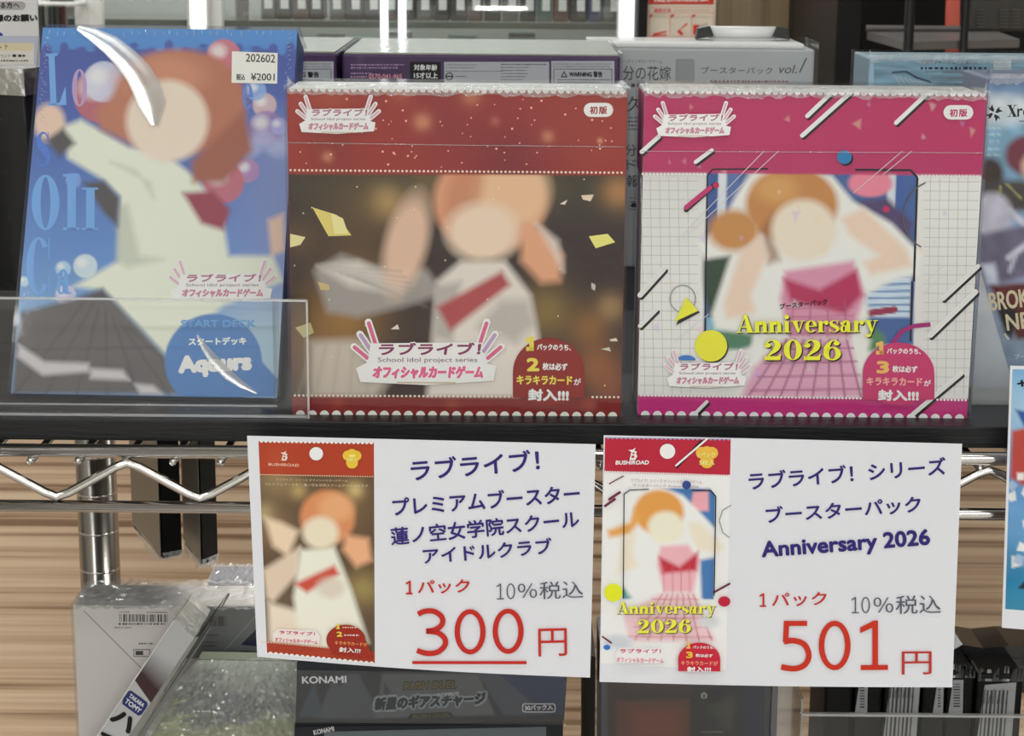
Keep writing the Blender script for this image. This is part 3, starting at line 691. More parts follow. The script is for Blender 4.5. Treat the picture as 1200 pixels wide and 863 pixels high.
# pale blue carton at right
Y = 1.0; zt = atY(1100, 68, Y).z; A = atY(1019, 60, Y); B = atY(1019, 60, Y).x + .145
d = carton('pale_blue_carton', 'pale blue carton in crumpled film behind the pink box at right', 'box', (A.x, Y, 1.2), (B, Y, 1.2), (0, 0, zt - 1.2), .045, plain('pale_blue_card', (160, 190, 206), .45), None, .001, FILM, True)
cv = Canvas(d['S'], [(1024, 70), (1225, 70), (1225, 130), (1024, 130)], 110, 40, 2)
cv.fill(c(132, 166, 186)); cv.noise(14, 3, .18, 5)
for k in range(9): cv.line(1085 + k * 7, 84 + (k * 7) % 20, 1215, 83 + (k * 9) % 24, 2.2, c(108, 114, 116), 1.5, .7)
cv.line(1046, 85, 1062, 84, 2, c(28, 36, 60)); cv.line(1062, 84, 1074, 91, 2, c(28, 36, 60)); cv.line(1074, 91, 1090, 96, 2, c(28, 36, 60))
for k in range(7): cv.line(1048 + k * 6, 88 + k * 1.5, 1056 + k * 6, 100, 1.5, c(170, 186, 194))
cv.done('printed_art', d['root'])
p = Prn(d['S'], 4); p.text('トレーディングカードゲーム', (1080, 74.6), (1146, 75.4), 5.6, c(46, 62, 84), .01); scribble(p, 1079, 80, 1156, 5, c(36, 46, 66), 31)
p.rect(1164, 70.5, 1185, 82.5, c(186, 200, 206)); scribble(p, 1168, 76.5, 1181, 2, c(150, 162, 170)); p.done('printed_text', d['root'])

# black box at left edge
Y = .905; A = atY(38, 200, Y); zt = atY(20, 84, Y).z
d = carton('black_box', 'black upright box with silver foil top at the left edge', 'box', (A.x - .075, Y + .012, 1.2), (A.x, Y, 1.2), (-.0035, .004, zt - 1.2), .03, mat('black_card', (.008, .008, .009), .4, spec=.3), None, .001)
M = d['M']
fo = MB()
fo.prism([M @ Vector((-.001, -.0012, d['h'] - .0095)), M @ Vector((d['w'] + .001, -.0012, d['h'] - .0115)), M @ Vector((d['w'] + .001, -.0012, d['h'] + .001)), M @ Vector((-.001, -.0012, d['h'] + .001))], M.to_3x3() @ Vector((0, .032, 0)))
build('foil_top', fo, mat('silver_foil', (.72, .72, .70), .25, metal=1, fn=lambda nt, b: bump(nt, b, 55, .004, 1, 3)), d['root'])
f = MB(); f.box((-.0016, -.0016, .0003), (d['w'] + .0016, .0316, d['h'] + .0016), 0, M); build('shrink_wrap', f, FILM, d['root'])

# notice sign behind it
Y = 1.10; S = Surf((0, Y, 1.3), (0, -1, 0), 5e-5)
a = atY(46, 96, Y); b = atY(50, 0, Y)
r = thing('notice_sign', 'white notice with grey pill heading and blue dot behind the black box', 'sign', (a.x - .08, Y, 1.2))
build('board', MB().box((a.x - .19, Y, 1.2), (a.x + .001, Y + .002, 1.44), .0005), plain('notice_white', (214, 212, 212), .5), r)
p = Prn(S)
p.rrect(-70, 1.5, 30, 11.5, 5, c(168, 166, 166)); p.text('れる方へ', (-8, 10), (23, 9.6), 7.4, c(30, 30, 34), .03)
p.text('録のお願い', (-6, 25.8), (44, 25.2), 9, c(26, 26, 30), .045)
p.ell(-1, 42, 4.6, 4.2, c(30, 62, 150)); p.rect(-90, 42, 44.5, 82, c(184, 188, 202)); p.rect(-90, 50.5, 40, 76.5, c(222, 216, 208)); p.rect(-90, 50.5, 39, 59.5, c(218, 204, 172))
scribble(p, -40, 55.5, 2, 3.6, c(120, 104, 70), 35); p.text('？', (5, 57.4), (9, 57.4), 4.4, c(120, 104, 70), .02)
p.text('イベント', (-4, 67.3), (13, 67.2), 4, c(60, 60, 64), .01); scribble(p, 15, 65.2, 32, 4, c(50, 50, 54), 36); scribble(p, -44, 71, 34, 2.8, c(70, 70, 74), 37); p.rect(-90, 91, 46, 96, c(150, 154, 164)); p.rect(-90, 97.5, 43.5, 105, c(214, 104, 74)); p.rect(-90, 105.2, 43.5, 300, c(20, 18, 20))
p.done('printed_text', r)

# ================================================================== THE THREE FRONT BOXES
def logo(p, x0, y0, x1, y1, faded=False, sub=True, flash=True):
    """the three-line series title with the fan of light sticks"""
    w, h = x1 - x0, y1 - y0; W = c(238, 226, 230); pk = c(206, 96, 134) if not faded else c(190, 128, 148); dk = c(128, 50, 92) if not faded else c(166, 104, 128)
    Wh = c(240, 232, 236)
    for sgn, cx in ((-1, x0 + w * .16), (1, x1 - w * .14)):
        for k in range(3):
            ang = math.radians(18 + k * 16); L = h * (.42 - .05 * k); bx0 = cx + sgn * (k * w * .025); by = y0 + h * (.36 + k * .10)
            ex, ey = bx0 + sgn * math.sin(ang) * L, by - math.cos(ang) * L
            p.capsule(bx0, by, ex, ey, h * .115, Wh); p.capsule(bx0 + (ex - bx0) * .12, by + (ey - by) * .12, bx0 + (ex - bx0) * .95, by + (ey - by) * .95, h * .062, (pk if k != 1 else c(176, 150, 186)) if not faded else c(206, 170, 186))
    p.poly([(x0 + w * .12, y0 + h * .30), (x1 - w * .14, y0 + h * .28), (x1 - w * .09, y0 + h * .62), (x1 - w * .02, y0 + h * .66), (x1 - w * .04, y0 + h * .90), (x0 + w * .5, y0 + h * .97), (x0 + w * .05, y0 + h * .92), (x0 + w * .02, y0 + h * .70), (x0 + w * .10, y0 + h * .60)], Wh)
    p.text('ラブライブ！', (x0 + w * .17, y0 + h * .49), (x1 - w * .13, y0 + h * .485), h * .20, dk, .035, .15, .03, Wh)
    if sub: p.text('School idol project series', (x0 + w * .17, y0 + h * .62), (x1 - w * .15, y0 + h * .62), h * .095, c(120, 92, 116), .0)
    p.text('オフィシャルカードゲーム', (x0 + w * .13, y0 + h * .87), (x1 - w * .11, y0 + h * .87), h * .215, pk, .05, .12, .05, Wh)
    p.line(x0 + w * .3, y0 + h * .925, x1 - w * .3, y0 + h * .93, h * .02, c(190, 170, 140))
def badge(p, cx, cy, rx, ry, base, n1, n2, band, gold=(236, 206, 84), faint=False):
    B = c(*band); G = c(*gold); p.ell(cx, cy, rx, ry, B, n=40); p.rect(cx - rx, cy, cx + rx, base, B)
    f = (lambda q: q)
    p.digits(n1, (cx - rx * .66, cy - ry * .62), (cx - rx * .40, cy - ry * .62), ry * .42, ry * .13, G); p.text('パックのうち、', (cx - rx * .33, cy - ry * .64), (cx + rx * .62, cy - ry * .62), ry * .19, c(240, 226, 224), .03)
    p.text(n2, (cx - rx * .62, cy - ry * .02), (cx - rx * .26, cy - ry * .02), ry * .40, G, .05); p.text('枚は必ず', (cx - rx * .18, cy - ry * .06), (cx + rx * .52, cy - ry * .04), ry * .22, c(240, 226, 224), .03)
    p.text('キラキラカード', (cx - rx * .90, cy + ry * .36), (cx + rx * .66, cy + ry * .38), ry * .27, G if not faint else c(232, 160, 150), .035); p.text('が', (cx + rx * .70, cy + ry * .38), (cx + rx * .90, cy + ry * .38), ry * .2, c(240, 226, 224), .02)
    p.text('封入!!!', (cx - rx * .58, cy + ry * .84), (cx + rx * .56, cy + ry * .86), ry * .36, c(244, 232, 230), .045)
def first_print(p, x0, y0, x1, y1, col):
    p.rrect(x0, y0, x1, y1, (y1 - y0) / 2, c(238, 228, 224)); p.text('初版', (x0 + 7, y1 - 3.2), (x1 - 7, y1 - 3.2), 9.4, col, .03, spacing=1.2)

# ---- red box
A = atZ(343, 486, 1.2); B = atZ(727, 488, 1.2)
RB = carton('card_box', 'red and dark gold card box in shrink wrap, middle of the front row', 'box', A, B, (0, .0015, .1335), .042, WHITEC, None, .0006, FILM, True)
S = RB['S']; q = RB['q']
cv = Canvas(S, q, 210, 200, 1)
X, Yy = cv.X, cv.Y
dark = np.array(c(76, 64, 62)); cv.fill(dark)
cv.poly([(330, 200), (740, 200), (740, 255), (330, 240)], c(84, 78, 66), 40)
for gx, gy, rr, col, al in ((452, 238, 26, (214, 186, 132), .8), (425, 250, 60, (128, 106, 72), .6), (500, 215, 30, (140, 122, 84), .6), (420, 320, 40, (134, 104, 66), .7), (402, 375, 60, (176, 140, 80), .75), (372, 400, 40, (150, 118, 72), .6), (640, 365, 42, (160, 138, 84), .75), (690, 385, 30, (176, 132, 82), .6), (716, 360, 22, (196, 166, 122), .6), (725, 225, 26, (196, 152, 104), .75), (640, 215, 36, (106, 92, 70), .6), (700, 430, 36, (186, 130, 84), .6), (350, 280, 30, (132, 108, 74), .5), (560, 420, 80, (110, 84, 72), .4), (390, 440, 50, (176, 140, 104), .6), (715, 455, 30, (170, 110, 82), .6)):
    cv.glow(gx, gy, rr, c(*col), al)
# plain soft colour fields where the photograph's box carries a picture
cv.C = cv.C ** 1.33; cv.extra = 6; cr = c(196, 186, 174); wh = c(214, 206, 198); gy_ = c(150, 144, 140)
cv.poly([(368, 318), (400, 298), (440, 312), (500, 316), (520, 345), (470, 360), (420, 372), (384, 366)], gy_, 5); cv.poly([(372, 312), (420, 306), (475, 330), (470, 345), (410, 336)], wh, 5, .8)
cv.poly([(362, 400), (430, 398), (470, 430), (440, 466), (362, 466)], cr, 8, .85)
cv.poly([(512, 330), (540, 306), (592, 306), (622, 346), (632, 400), (606, 466), (500, 466), (506, 400)], wh, 4); cv.poly([(586, 352), (618, 352), (628, 380), (604, 402), (560, 384)], gy_, 9, .6); cv.poly([(510, 335), (540, 330), (530, 400), (508, 396)], gy_, 5, .7)
cv.poly([(512, 360), (588, 318), (598, 334), (528, 388)], c(166, 72, 74), 3)
cv.ell(574, 236, 66, 60, c(206, 146, 112), 5); cv.ell(600, 224, 44, 44, c(224, 186, 150), 12, 0, .8); cv.ell(545, 225, 20, 46, c(184, 118, 88), 8, 14, .6)
cv.ell(566, 272, 42, 34, c(236, 200, 178), 10); cv.poly([(612, 262), (636, 268), (660, 300), (656, 330), (634, 332), (610, 306)], c(214, 156, 122), 6); cv.poly([(628, 262), (654, 282), (660, 318), (644, 290)], wh, 5, .8)
cv.ell(476, 286, 24, 58, c(220, 184, 160), 8, 14, .9)
cv.extra = 0
for k in range(7): cv.line(372 + k * 9, 312 + k * 3, 470 + k * 5, 318 + k * 7, 2, c(128, 124, 120), 4, .4)
for k in range(6): cv.line(366 + k * 16, 404, 350 + k * 20, 462, 3, c(156, 146, 134), 6, .4)
# red head band with sparkles
cv.poly([(320, 90), (745, 90), (745, 206), (330, 204)], c(146, 46, 38), 1.4)
m = ((Yy > 90) & (Yy < 205 - .0 * X)).astype(float)
for gx, gy, rr, col, al in ((390, 180, 40, (110, 44, 40), .5), (600, 190, 80, (104, 30, 46), .7), (520, 140, 60, (118, 36, 46), .5), (660, 130, 70, (146, 52, 48), .6), (350, 120, 30, (164, 70, 58), .4), (700, 165, 50, (150, 56, 46), .5), (495, 143, 13, (206, 138, 104), .7), (552, 112, 15, (196, 128, 92), .6), (642, 160, 9, (206, 138, 104), .6), (384, 184, 8, (206, 138, 104), .6), (470, 105, 16, (186, 106, 78), .6), (390, 110, 26, (170, 84, 64), .5), (580, 142, 7, (190, 110, 90), .5), (703, 165, 4, (216, 150, 120), .8)):
    d2 = ((X - gx) ** 2 + (Yy - gy) ** 2) / rr ** 2; cv.mix(np.exp(-d2 * 1.6) * m, c(*col), al)
cv.poly([(330, 465), (740, 467), (740, 500), (330, 500)], c(122, 36, 36), 1.4)
for gx, gy in ((395, 472), (530, 474), (690, 474)): cv.glow(gx, gy, 9, c(156, 70, 54), .6)
cv.done('printed_front', RB['root'])
p = Prn(S, 2); CW = c(232, 224, 216)
bezel(p, q[0][0] + 1, q[0][1] - .5, q[1][0] - 1, 44, 3.9, CW, True, q[1][1] - .5); bezel(p, q[3][0] + 2, q[3][1] + .3, q[2][0] - 2, 27, 5.4, CW, False, q[2][1] + .3)
p.dots(338, 199.5, 731, 202.5, 78, 1.5, c(236, 206, 190)); p.dots(343, 463.6, 604, 465, 52, 1.5, c(236, 206, 190)); p.dots(692, 465.5, 727, 465.6, 7, 1.5, c(236, 206, 190))
rg = random.Random(5); p.L += 1
for k in range(70): p.ell(rg.uniform(345, 725), rg.uniform(112, 196), *(rg.choice((.8, 1, 1.4)),) * 2, c(226, 170, 150), p.L, n=8)
for k in range(30): p.ell(rg.uniform(345, 725), rg.uniform(210, 460), .9, .9, c(230, 214, 170), p.L, n=8)
for pts, col in (([(366, 243), (395, 252), (412, 276), (385, 277)], (214, 196, 110)), ([(388, 250), (402, 256), (408, 274), (392, 274)], (226, 214, 150)), ([(340, 274), (358, 278), (352, 287), (340, 290)], (216, 206, 150)), ([(690, 277), (712, 274), (721, 284), (698, 291)], (222, 216, 120)), ([(681, 229), (696, 228), (692, 236), (683, 234)], (220, 200, 176)), ([(656, 239), (665, 234), (662, 240)], (220, 206, 190)), ([(372, 330), (386, 334), (386, 340), (376, 340)], (190, 170, 120)), ([(346, 384), (364, 378), (368, 390), (356, 396)], (184, 176, 122)), ([(458, 386), (466, 380), (468, 386)], (214, 206, 190)), ([(714, 398), (722, 396), (724, 400), (716, 400)], (214, 206, 190)), ([(704, 409), (714, 407), (716, 412)], (204, 196, 180)), ([(693, 331), (698, 334), (697, 341), (693, 338)], (190, 184, 180))):
    p.poly(pts, c(*col))
first_print(p, 684, 120.5, 718.5, 137, c(150, 46, 46)); badge(p, 643, 436, 42, 40, 466, '1', '2', (136, 38, 36), )
logo(p, 349, 115, 442, 158, True); logo(p, 414, 380, 585, 453)
p.done('printed_lettering', RB['root'])
for sx in (-.0003, RB['w'] + .0001): build('printed_side', MB().box((sx, .0012, .0012), (sx + .0002, .0408, RB['h'] - .0012), 0, RB['M']), plain('dark_red_side', (120, 40, 38), .45), RB['root'])
build('film_seam', MB().tube([S.at(338, 167, 45), S.at(540, 170, 46), S.at(731, 172, 45)], .00018, 6), CRINK, RB['root'])

# ---- pink box
A = atZ(747, 486, 1.2); B = atZ(1133, 490, 1.2)
PB = carton('card_box', 'pink and white card box with yellow Anniversary 2026 lettering on the shelf', 'box', A, B, (0, .0015, .1335), .042, WHITEC, None, .0006, FILM, True)
S = PB['S']; q = PB['q']
cv = Canvas(S, q, 210, 200, 1); cv.fill(c(214, 214, 212))
cv.noise(90, 90, .05, 3); PK = c(178, 46, 96)
# scene window behind the printed figure
cv.poly([(828, 204), (834, 197), (1066, 199), (1075, 208), (1070, 404), (824, 400)], c(64, 94, 150), 1.5)
for x0, x1, col in ((832, 840, (56, 84, 146)), (842, 852, (208, 214, 222)), (854, 866, (84, 108, 160)), (1040, 1050, (200, 208, 220)), (1052, 1060, (60, 90, 156))): cv.poly([(x0, 202), (x1, 202), (x1 - 3, 300), (x0 - 3, 300)], c(*col), 2)
cv.ell(1020, 215, 26, 16, c(220, 128, 150), 4); cv.poly([(1004, 236), (1040, 232), (1070, 262), (1060, 300), (1010, 290)], c(78, 64, 104), 8)
cv.poly([(1015, 320), (1068, 318), (1066, 372), (1015, 372)], c(190, 206, 222), 3)
for k in range(6): cv.line(1018, 326 + k * 8, 1066, 325 + k * 8, 2.4, c(86, 128, 176))
cv.line(1020, 367, 1048, 363, 8, c(140, 44, 72)); cv.ell(842, 320, 18, 60, c(46, 66, 52), 6); cv.poly([(828, 372), (900, 372), (900, 400), (828, 400)], c(120, 170, 190), 3); cv.ell(860, 398, 26, 12, c(74, 122, 96), 5); cv.ell(1015, 398, 22, 14, c(84, 130, 92), 5)
# plain soft colour fields where the photograph's box carries a picture
cv.extra = 5
W = c(226, 224, 220)
fig = [([(846, 262), (862, 230), (878, 204), (900, 190), (930, 196), (975, 206), (1000, 236), (1045, 262), (1080, 298), (1076, 322), (1044, 330), (1015, 346), (1020, 400), (1004, 466), (862, 466), (880, 420), (882, 392), (838, 386), (834, 368), (856, 300), (826, 304), (818, 286)], W)]
cv.poly(fig[0][0], W, 2)
cv.ell(928, 240, 54, 44, c(186, 128, 74), 3); cv.ell(860, 270, 30, 24, c(190, 134, 78), 6); cv.poly([(905, 250), (914, 305), (900, 310), (890, 270)], c(142, 90, 56), 5, .7); cv.ell(910, 222, 24, 16, c(208, 158, 96), 8, 0, .7)
cv.ell(942, 270, 38, 36, c(242, 212, 194), 5)
cv.poly([(868, 296), (892, 276), (900, 300), (880, 345), (886, 366), (852, 374), (848, 356)], c(236, 200, 182), 4); cv.poly([(985, 256), (1012, 244), (1060, 290), (1070, 312), (1020, 322), (1012, 308), (1030, 300), (996, 276)], c(236, 200, 182), 4)
cv.poly([(920, 318), (1000, 306), (1014, 346), (996, 396), (926, 396), (914, 350)], c(206, 140, 168), 3); cv.poly([(918, 326), (960, 340), (1004, 316), (1010, 346), (990, 368), (926, 352)], c(172, 44, 86), 3)
cv.poly([(920, 398), (996, 398), (1012, 466), (868, 466), (884, 430)], c(212, 158, 184), 3)
for k in range(8):
    cv.line(922 + k * 10, 398, 876 + k * 19, 466, 2.2, c(140, 70, 112), 1.5, .8)
for k in range(4): cv.line(904 - k * 8, 410 + k * 16, 1000 + k * 4, 408 + k * 16, 2.4, c(150, 84, 122), 1.5, .7)
for k in range(4): cv.line(930 + k * 20, 352, 926 + k * 22, 394, 2, c(160, 84, 122), 1.5, .6); cv.line(922, 362 + k * 10, 1000, 360 + k * 10, 2, c(160, 84, 122), 1.5, .5)
cv.extra = 0
# bands
cv.poly([(740, 90), (1165, 90), (1165, 206), (740, 202)], PK, 1.4)
cv.mix(((cv.Y < 204) & (cv.Y > 176)).astype(float), c(172, 50, 104), .35)
cv.poly([(740, 463.5), (1140, 468), (1140, 500), (740, 500)], c(184, 44, 118), 1.4)
rg = random.Random(9)
for k in range(36):
    x, y = rg.uniform(760, 1140), rg.uniform(112, 460); s = rg.uniform(3, 9); a = rg.uniform(0, 6.3)
    cv.poly([(x + s * math.cos(a + b_) * rg.uniform(.5, 1), y + s * math.sin(a + b_)) for b_ in (0, 2.1, 4.2)], c(*rg.choice(((232, 170, 190), (214, 226, 200), (236, 206, 170), (190, 160, 220), (200, 226, 226)))), 2, .35)
cv.done('printed_front', PB['root'])
p = Prn(S, 2)
gl = c(172, 172, 174); p.L += 1
def white_zone(x, y):
    return not (824 < x < 1076 and y > 196) and 208 < y < 462
for k in range(36):
    x = 751 + k * 10.95
    if x > 1145: break
    seg = [(208, 462)] if not 816 < x < 1082 else []
    for a, b in seg: p.line(x, a, x + (a - b) * .02 * (x - 940) / 200, b, .55, gl, p.L)
for k in range(24):
    y = 212 + k * 10.9
    if y < 462: p.line(750, y, 818, y + .3, .55, gl, p.L); p.line(1082, y + 1, 1148 - (y - 210) * .045, y + 1.4, .55, gl, p.L)
fr = c(26, 26, 34); p.pline([(826, 400), (829, 206), (835, 198.5), (900, 198)], 2, fr); p.pline([(1002, 199), (1067, 199.5), (1075, 208), (1071, 330)], 2.6, fr); p.pline([(1069, 330), (1067, 400)], 2.6, fr)
BK = c(30, 28, 34); WH = c(232, 230, 230)
for x0, y0, x1, y1, wd in ((946, 136, 974, 109, 5), (940, 159, 996, 109, 5), (1050, 144, 1086, 110, 5), (752, 178, 772, 160, 5), (815, 190, 834, 176, 4.5), (750, 346, 778, 315, 6), (750, 382, 769, 363, 5), (1105, 350, 1146, 312, 5), (1090, 393, 1143, 342, 6), (1070, 485, 1126, 438, 5), (815, 484, 828, 471, 4)):
    p.capsule(x0 + 1.8, y0 + 2.6, x1 + 1.8, y1 + 2.6, wd, BK); p.capsule(x0, y0, x1, y1, wd, WH)
    if y0 > 300: p.capsule(x0, y0, x1, y1, wd - 1.6, c(214, 214, 212))
p.capsule(804, 246, 838, 216, 5.5, BK); p.capsule(804, 243, 832, 220, 5.5, c(186, 48, 108)); p.ell(839, 217, 3.6, 3.6, c(186, 40, 90))
for x0, y0, x1, y1 in ((793, 282, 895, 177), (800, 281, 912, 177), (1000, 226, 1057, 177), (1034, 205, 1068, 177), (790, 400, 830, 368), (1085, 330, 1105, 312), (1080, 345, 1110, 318)): p.line(x0, y0, x1, y1, .8, c(206, 204, 206))
rx, ry = 1100, 253; p.pline([(rx + 42 * math.cos(math.radians(a)), ry + 42 * math.sin(math.radians(a))) for a in range(120, 250, 8)], 1.6, c(90, 90, 92))
p.pline([(800 + 15 * math.cos(math.radians(a)), 350 + 16 * math.sin(math.radians(a))) for a in range(0, 361, 20)], 1.4, c(150, 150, 152))
p.pline([(1046, 402), (1056, 388), (1070, 382), (1090, 380)], 5, c(152, 36, 110))
p.ell(991, 186, 8.6, 8, BK); p.ell(989, 184, 8.6, 8, c(40, 118, 176)); p.ell(1038, 245, 4, 4, c(186, 40, 90)); p.ell(804, 422, 11, 6, c(56, 116, 190), a0=180, a1=360)
p.poly([(792, 381), (820, 366), (806, 350)], BK); p.poly([(790, 377), (818, 364), (804, 348)], c(226, 222, 60)); p.ell(834.5, 406.5, 19, 18.5, BK); p.ell(833, 405, 19, 18.5, c(226, 222, 56))
bezel(p, q[0][0] + 1, q[0][1] - .5, q[1][0] - 1, 46, 3.9, WH, True, q[1][1] - .5); bezel(p, q[3][0] + 2, q[3][1] + .3, q[2][0] - 2, 27, 5.4, WH, False, q[2][1] + .3)
p.dots(751, 203.6, 828, 204, 18, 1.6, WH); p.dots(1078, 206, 1147, 206.6, 16, 1.6, WH); p.dots(749, 463, 1010, 466.5, 62, 1.4, WH); p.dots(1096, 468, 1133, 468.6, 9, 1.4, WH)
first_print(p, 1105, 123, 1140, 140, c(176, 46, 104)); badge(p, 1052.5, 438, 42, 37, 468, '1', '3', (190, 50, 104), (226, 176, 96), True)
logo(p, 767, 122, 858, 162, True); logo(p, 779, 412, 876, 455, True)
p.text('ブースターパック', (913, 362), (969, 356), 7, c(40, 30, 36), .03, .1)
for dx, col in ((1.4, BK), (0, c(228, 226, 62))):
    p.fat('Anniversary', (862 + dx, 389 + dx), (1028 + dx, 388 + dx), 21, col); p.fat('2026', (894 + dx, 421 + dx), (986 + dx, 421 + dx), 24, col)
p.done('printed_lettering', PB['root'])
for sx in (-.0003, PB['w'] + .0001):
    build('printed_side', MB().box((sx, .0012, PB['h'] * .74), (sx + .0002, .0408, PB['h'] - .0012), 0, PB['M']), plain('pink_side', (184, 52, 106), .45), PB['root'])
build('film_seam', MB().tube([S.at(751, 177, 60), S.at(950, 178, 61), S.at(1152, 179, 60)], .00018, 6), CRINK, PB['root'])

# ---- blue deck box (leans back and stands in the acrylic tray)
v = [Vector(q_) for q_ in ((-.20874228, .86667277, 1.35159365), (-.09572258, .86197536, 1.35167973), (-.09865655, .78866004, 1.20304304), (-.21167625, .79335745, 1.20295696))]
BB = carton('deck_box', 'blue card deck box with white price sticker leaning back in the clear tray', 'box', v[3], v[2], v[0] - v[3], .022, plain('blue_card', (58, 92, 150), .45), None, .0006, None, False)
S = BB['S']; q = BB['q']
cv = Canvas(S, q, 180, 240, 1)
cv.vgrad([(30, c(70, 138, 208)), (54, c(70, 132, 204)), (60, c(66, 84, 162)), (150, c(66, 96, 172)), (300, c(86, 134, 200)), (400, c(118, 166, 204)), (466, c(84, 136, 196))])
m = np.clip((cv.X - 250) / 90, 0, 1) * np.clip((cv.Y - 110) / 60, 0, 1); cv.mix(m, c(136, 150, 206), .85)
m = np.clip((cv.X - 230) / 80, 0, 1) * np.clip((cv.Y - 330) / 60, 0, 1); cv.mix(m, c(156, 192, 212), .9)
for k in range(30): cv.ell(55 + k * 10.2, 56 + 3 * math.sin(k * 1.7), 5, 4 + 2 * math.sin(k), c(70, 132, 204) if k % 2 else c(66, 84, 162), 2, 0, .9)
for bx_, by_, br_, col in ((118, 112, 32, (190, 96, 100)), (122, 96, 24, (196, 200, 226)), (262, 66, 20, (206, 108, 112)), (310, 123, 14, (206, 176, 176)), (312, 150, 20, (146, 116, 176)), (327, 148, 10, (160, 160, 220)), (290, 200, 14, (176, 128, 178)), (262, 214, 24, (196, 100, 106)), (300, 106, 12, (130, 166, 220)), (86, 212, 9, (120, 150, 220)), (100, 312, 14, (196, 214, 220)), (74, 315, 9, (166, 196, 226)), (77, 346, 12, (196, 190, 214)), (28, 330, 6, (176, 206, 236))):
    cv.ell(bx_, by_, br_, br_, c(*col), 2, 0, .85); cv.ell(bx_ - br_ * .3, by_ - br_ * .3, br_ * .45, br_ * .4, c(232, 230, 240), br_ * .4, 0, .7)
for k in range(14): cv.ell(250 + k * 7, 168 + 9 * math.sin(k * 1.3), 12, 9, c(178, 184, 222), 6, 0, .35)
# plain soft colour fields where the photograph's box carries a picture
cv.extra = 5; CR = c(216, 222, 204); SH = c(168, 176, 160); DG = c(84, 80, 84)
cv.poly([(70, 150), (95, 140), (150, 172), (190, 178), (232, 210), (262, 262), (268, 300), (320, 300), (332, 330), (262, 358), (210, 405), (196, 418), (160, 380), (120, 340), (86, 336), (138, 306), (140, 230), (120, 210), (80, 186)], CR, 3)
cv.poly([(138, 240), (150, 240), (164, 300), (192, 304), (150, 314), (136, 306)], SH, 5, .6); cv.poly([(180, 232), (160, 200), (130, 190), (176, 214)], SH, 5, .6)
cv.ell(58, 144, 18, 22, c(222, 190, 170), 3); cv.poly([(54, 164), (74, 150), (88, 168), (70, 184)], DG, 3)
cv.poly([(98, 214), (122, 212), (140, 232), (138, 266), (122, 250)], DG, 3)
cv.poly([(88, 350), (120, 338), (150, 370), (196, 420), (222, 430), (248, 462), (14, 462), (18, 400), (24, 366)], DG, 3)
for k in range(7): cv.line(100 + k * 8, 352 + k * 5, 18 + k * 36, 462, 3, c(64, 61, 66), 2, .6)
cv.poly([(22, 404), (52, 424), (104, 426), (104, 436), (50, 440), (20, 418)], c(196, 192, 196), 2); cv.poly([(106, 432), (144, 434), (152, 446), (106, 444)], c(196, 192, 196), 2); cv.poly([(158, 450), (180, 452), (190, 462), (164, 462)], c(196, 192, 196), 2)
cv.ell(210, 120, 78, 62, c(178, 110, 84), 4); cv.poly([(110, 130), (150, 100), (160, 172), (118, 152)], c(184, 116, 90), 6); cv.poly([(224, 190), (286, 128), (296, 176), (262, 214), (226, 214)], c(158, 94, 76), 5); cv.ell(190, 90, 50, 26, c(204, 138, 106), 12, 0, .7)
cv.ell(196, 142, 48, 48, c(236, 206, 188), 5)
cv.poly([(214, 226), (250, 224), (270, 246), (262, 270), (236, 262)], c(150, 62, 84), 3); cv.poly([(314, 258), (332, 250), (334, 294), (318, 300)], c(222, 190, 170), 3)
cv.extra = 0
cv.C = cv.C * .88 + cv.C.mean(-1, keepdims=True) * .12; cv.extra = 0; cv.ell(250, 424, 57, 56, c(62, 118, 182), 2); cv.poly([(196, 424), (307, 424), (326, 445), (324, 466), (246, 466)], c(62, 118, 182), 3)
cv.done('printed_front', BB['root'])
p = Prn(S, 2); LB_ = c(112, 160, 218)
p.fat('L', (56, 124), (80, 123), 61, LB_); p.fat('o', (84, 125), (103, 125), 44, c(176, 150, 190)); p.fat('e', (284, 128), (297, 128), 46, c(98, 130, 200))
p.fat('S', (42, 195), (60, 195), 40, c(84, 120, 200)); p.fat('O', (36, 270), (72, 270), 65, LB_); p.fat('I', (74, 270), (94, 270), 66, LB_); p.fat('I', (96, 270), (116, 270), 50, LB_)
p.fat('C', (30, 346), (62, 346), 68, LB_); p.fat('a', (66, 345), (84, 345), 44, LB_)
p.text('START DECK', (212, 384), (300, 384), 9, c(90, 150, 206), .04)
p.text('スタートデッキ', (221, 405.5), (289, 404.5), 9.5, c(214, 228, 240), .04)
p.text('Aqours', (209, 444), (296, 440), 27, c(222, 232, 242), .06)
logo(p, 197, 308, 322, 355, True); p.done('printed_lettering', BB['root'])
p = Prn(S, 22); p.poly([(272, 60.5), (325.5, 62.5), (325, 98.5), (271.5, 97.5)], c(228, 226, 218)); ink = c(52, 50, 52)
p.text('202602', (288, 72.8), (322.5, 74), 9.6, ink, .012); p.text('税込', (277, 94.5), (287.5, 94.5), 7.5, ink, .02); p.text('¥2001', (294, 94.8), (322, 95), 8.6, ink, .012)
p.done('price_sticker', BB['root'], PAPER, 'white price sticker')
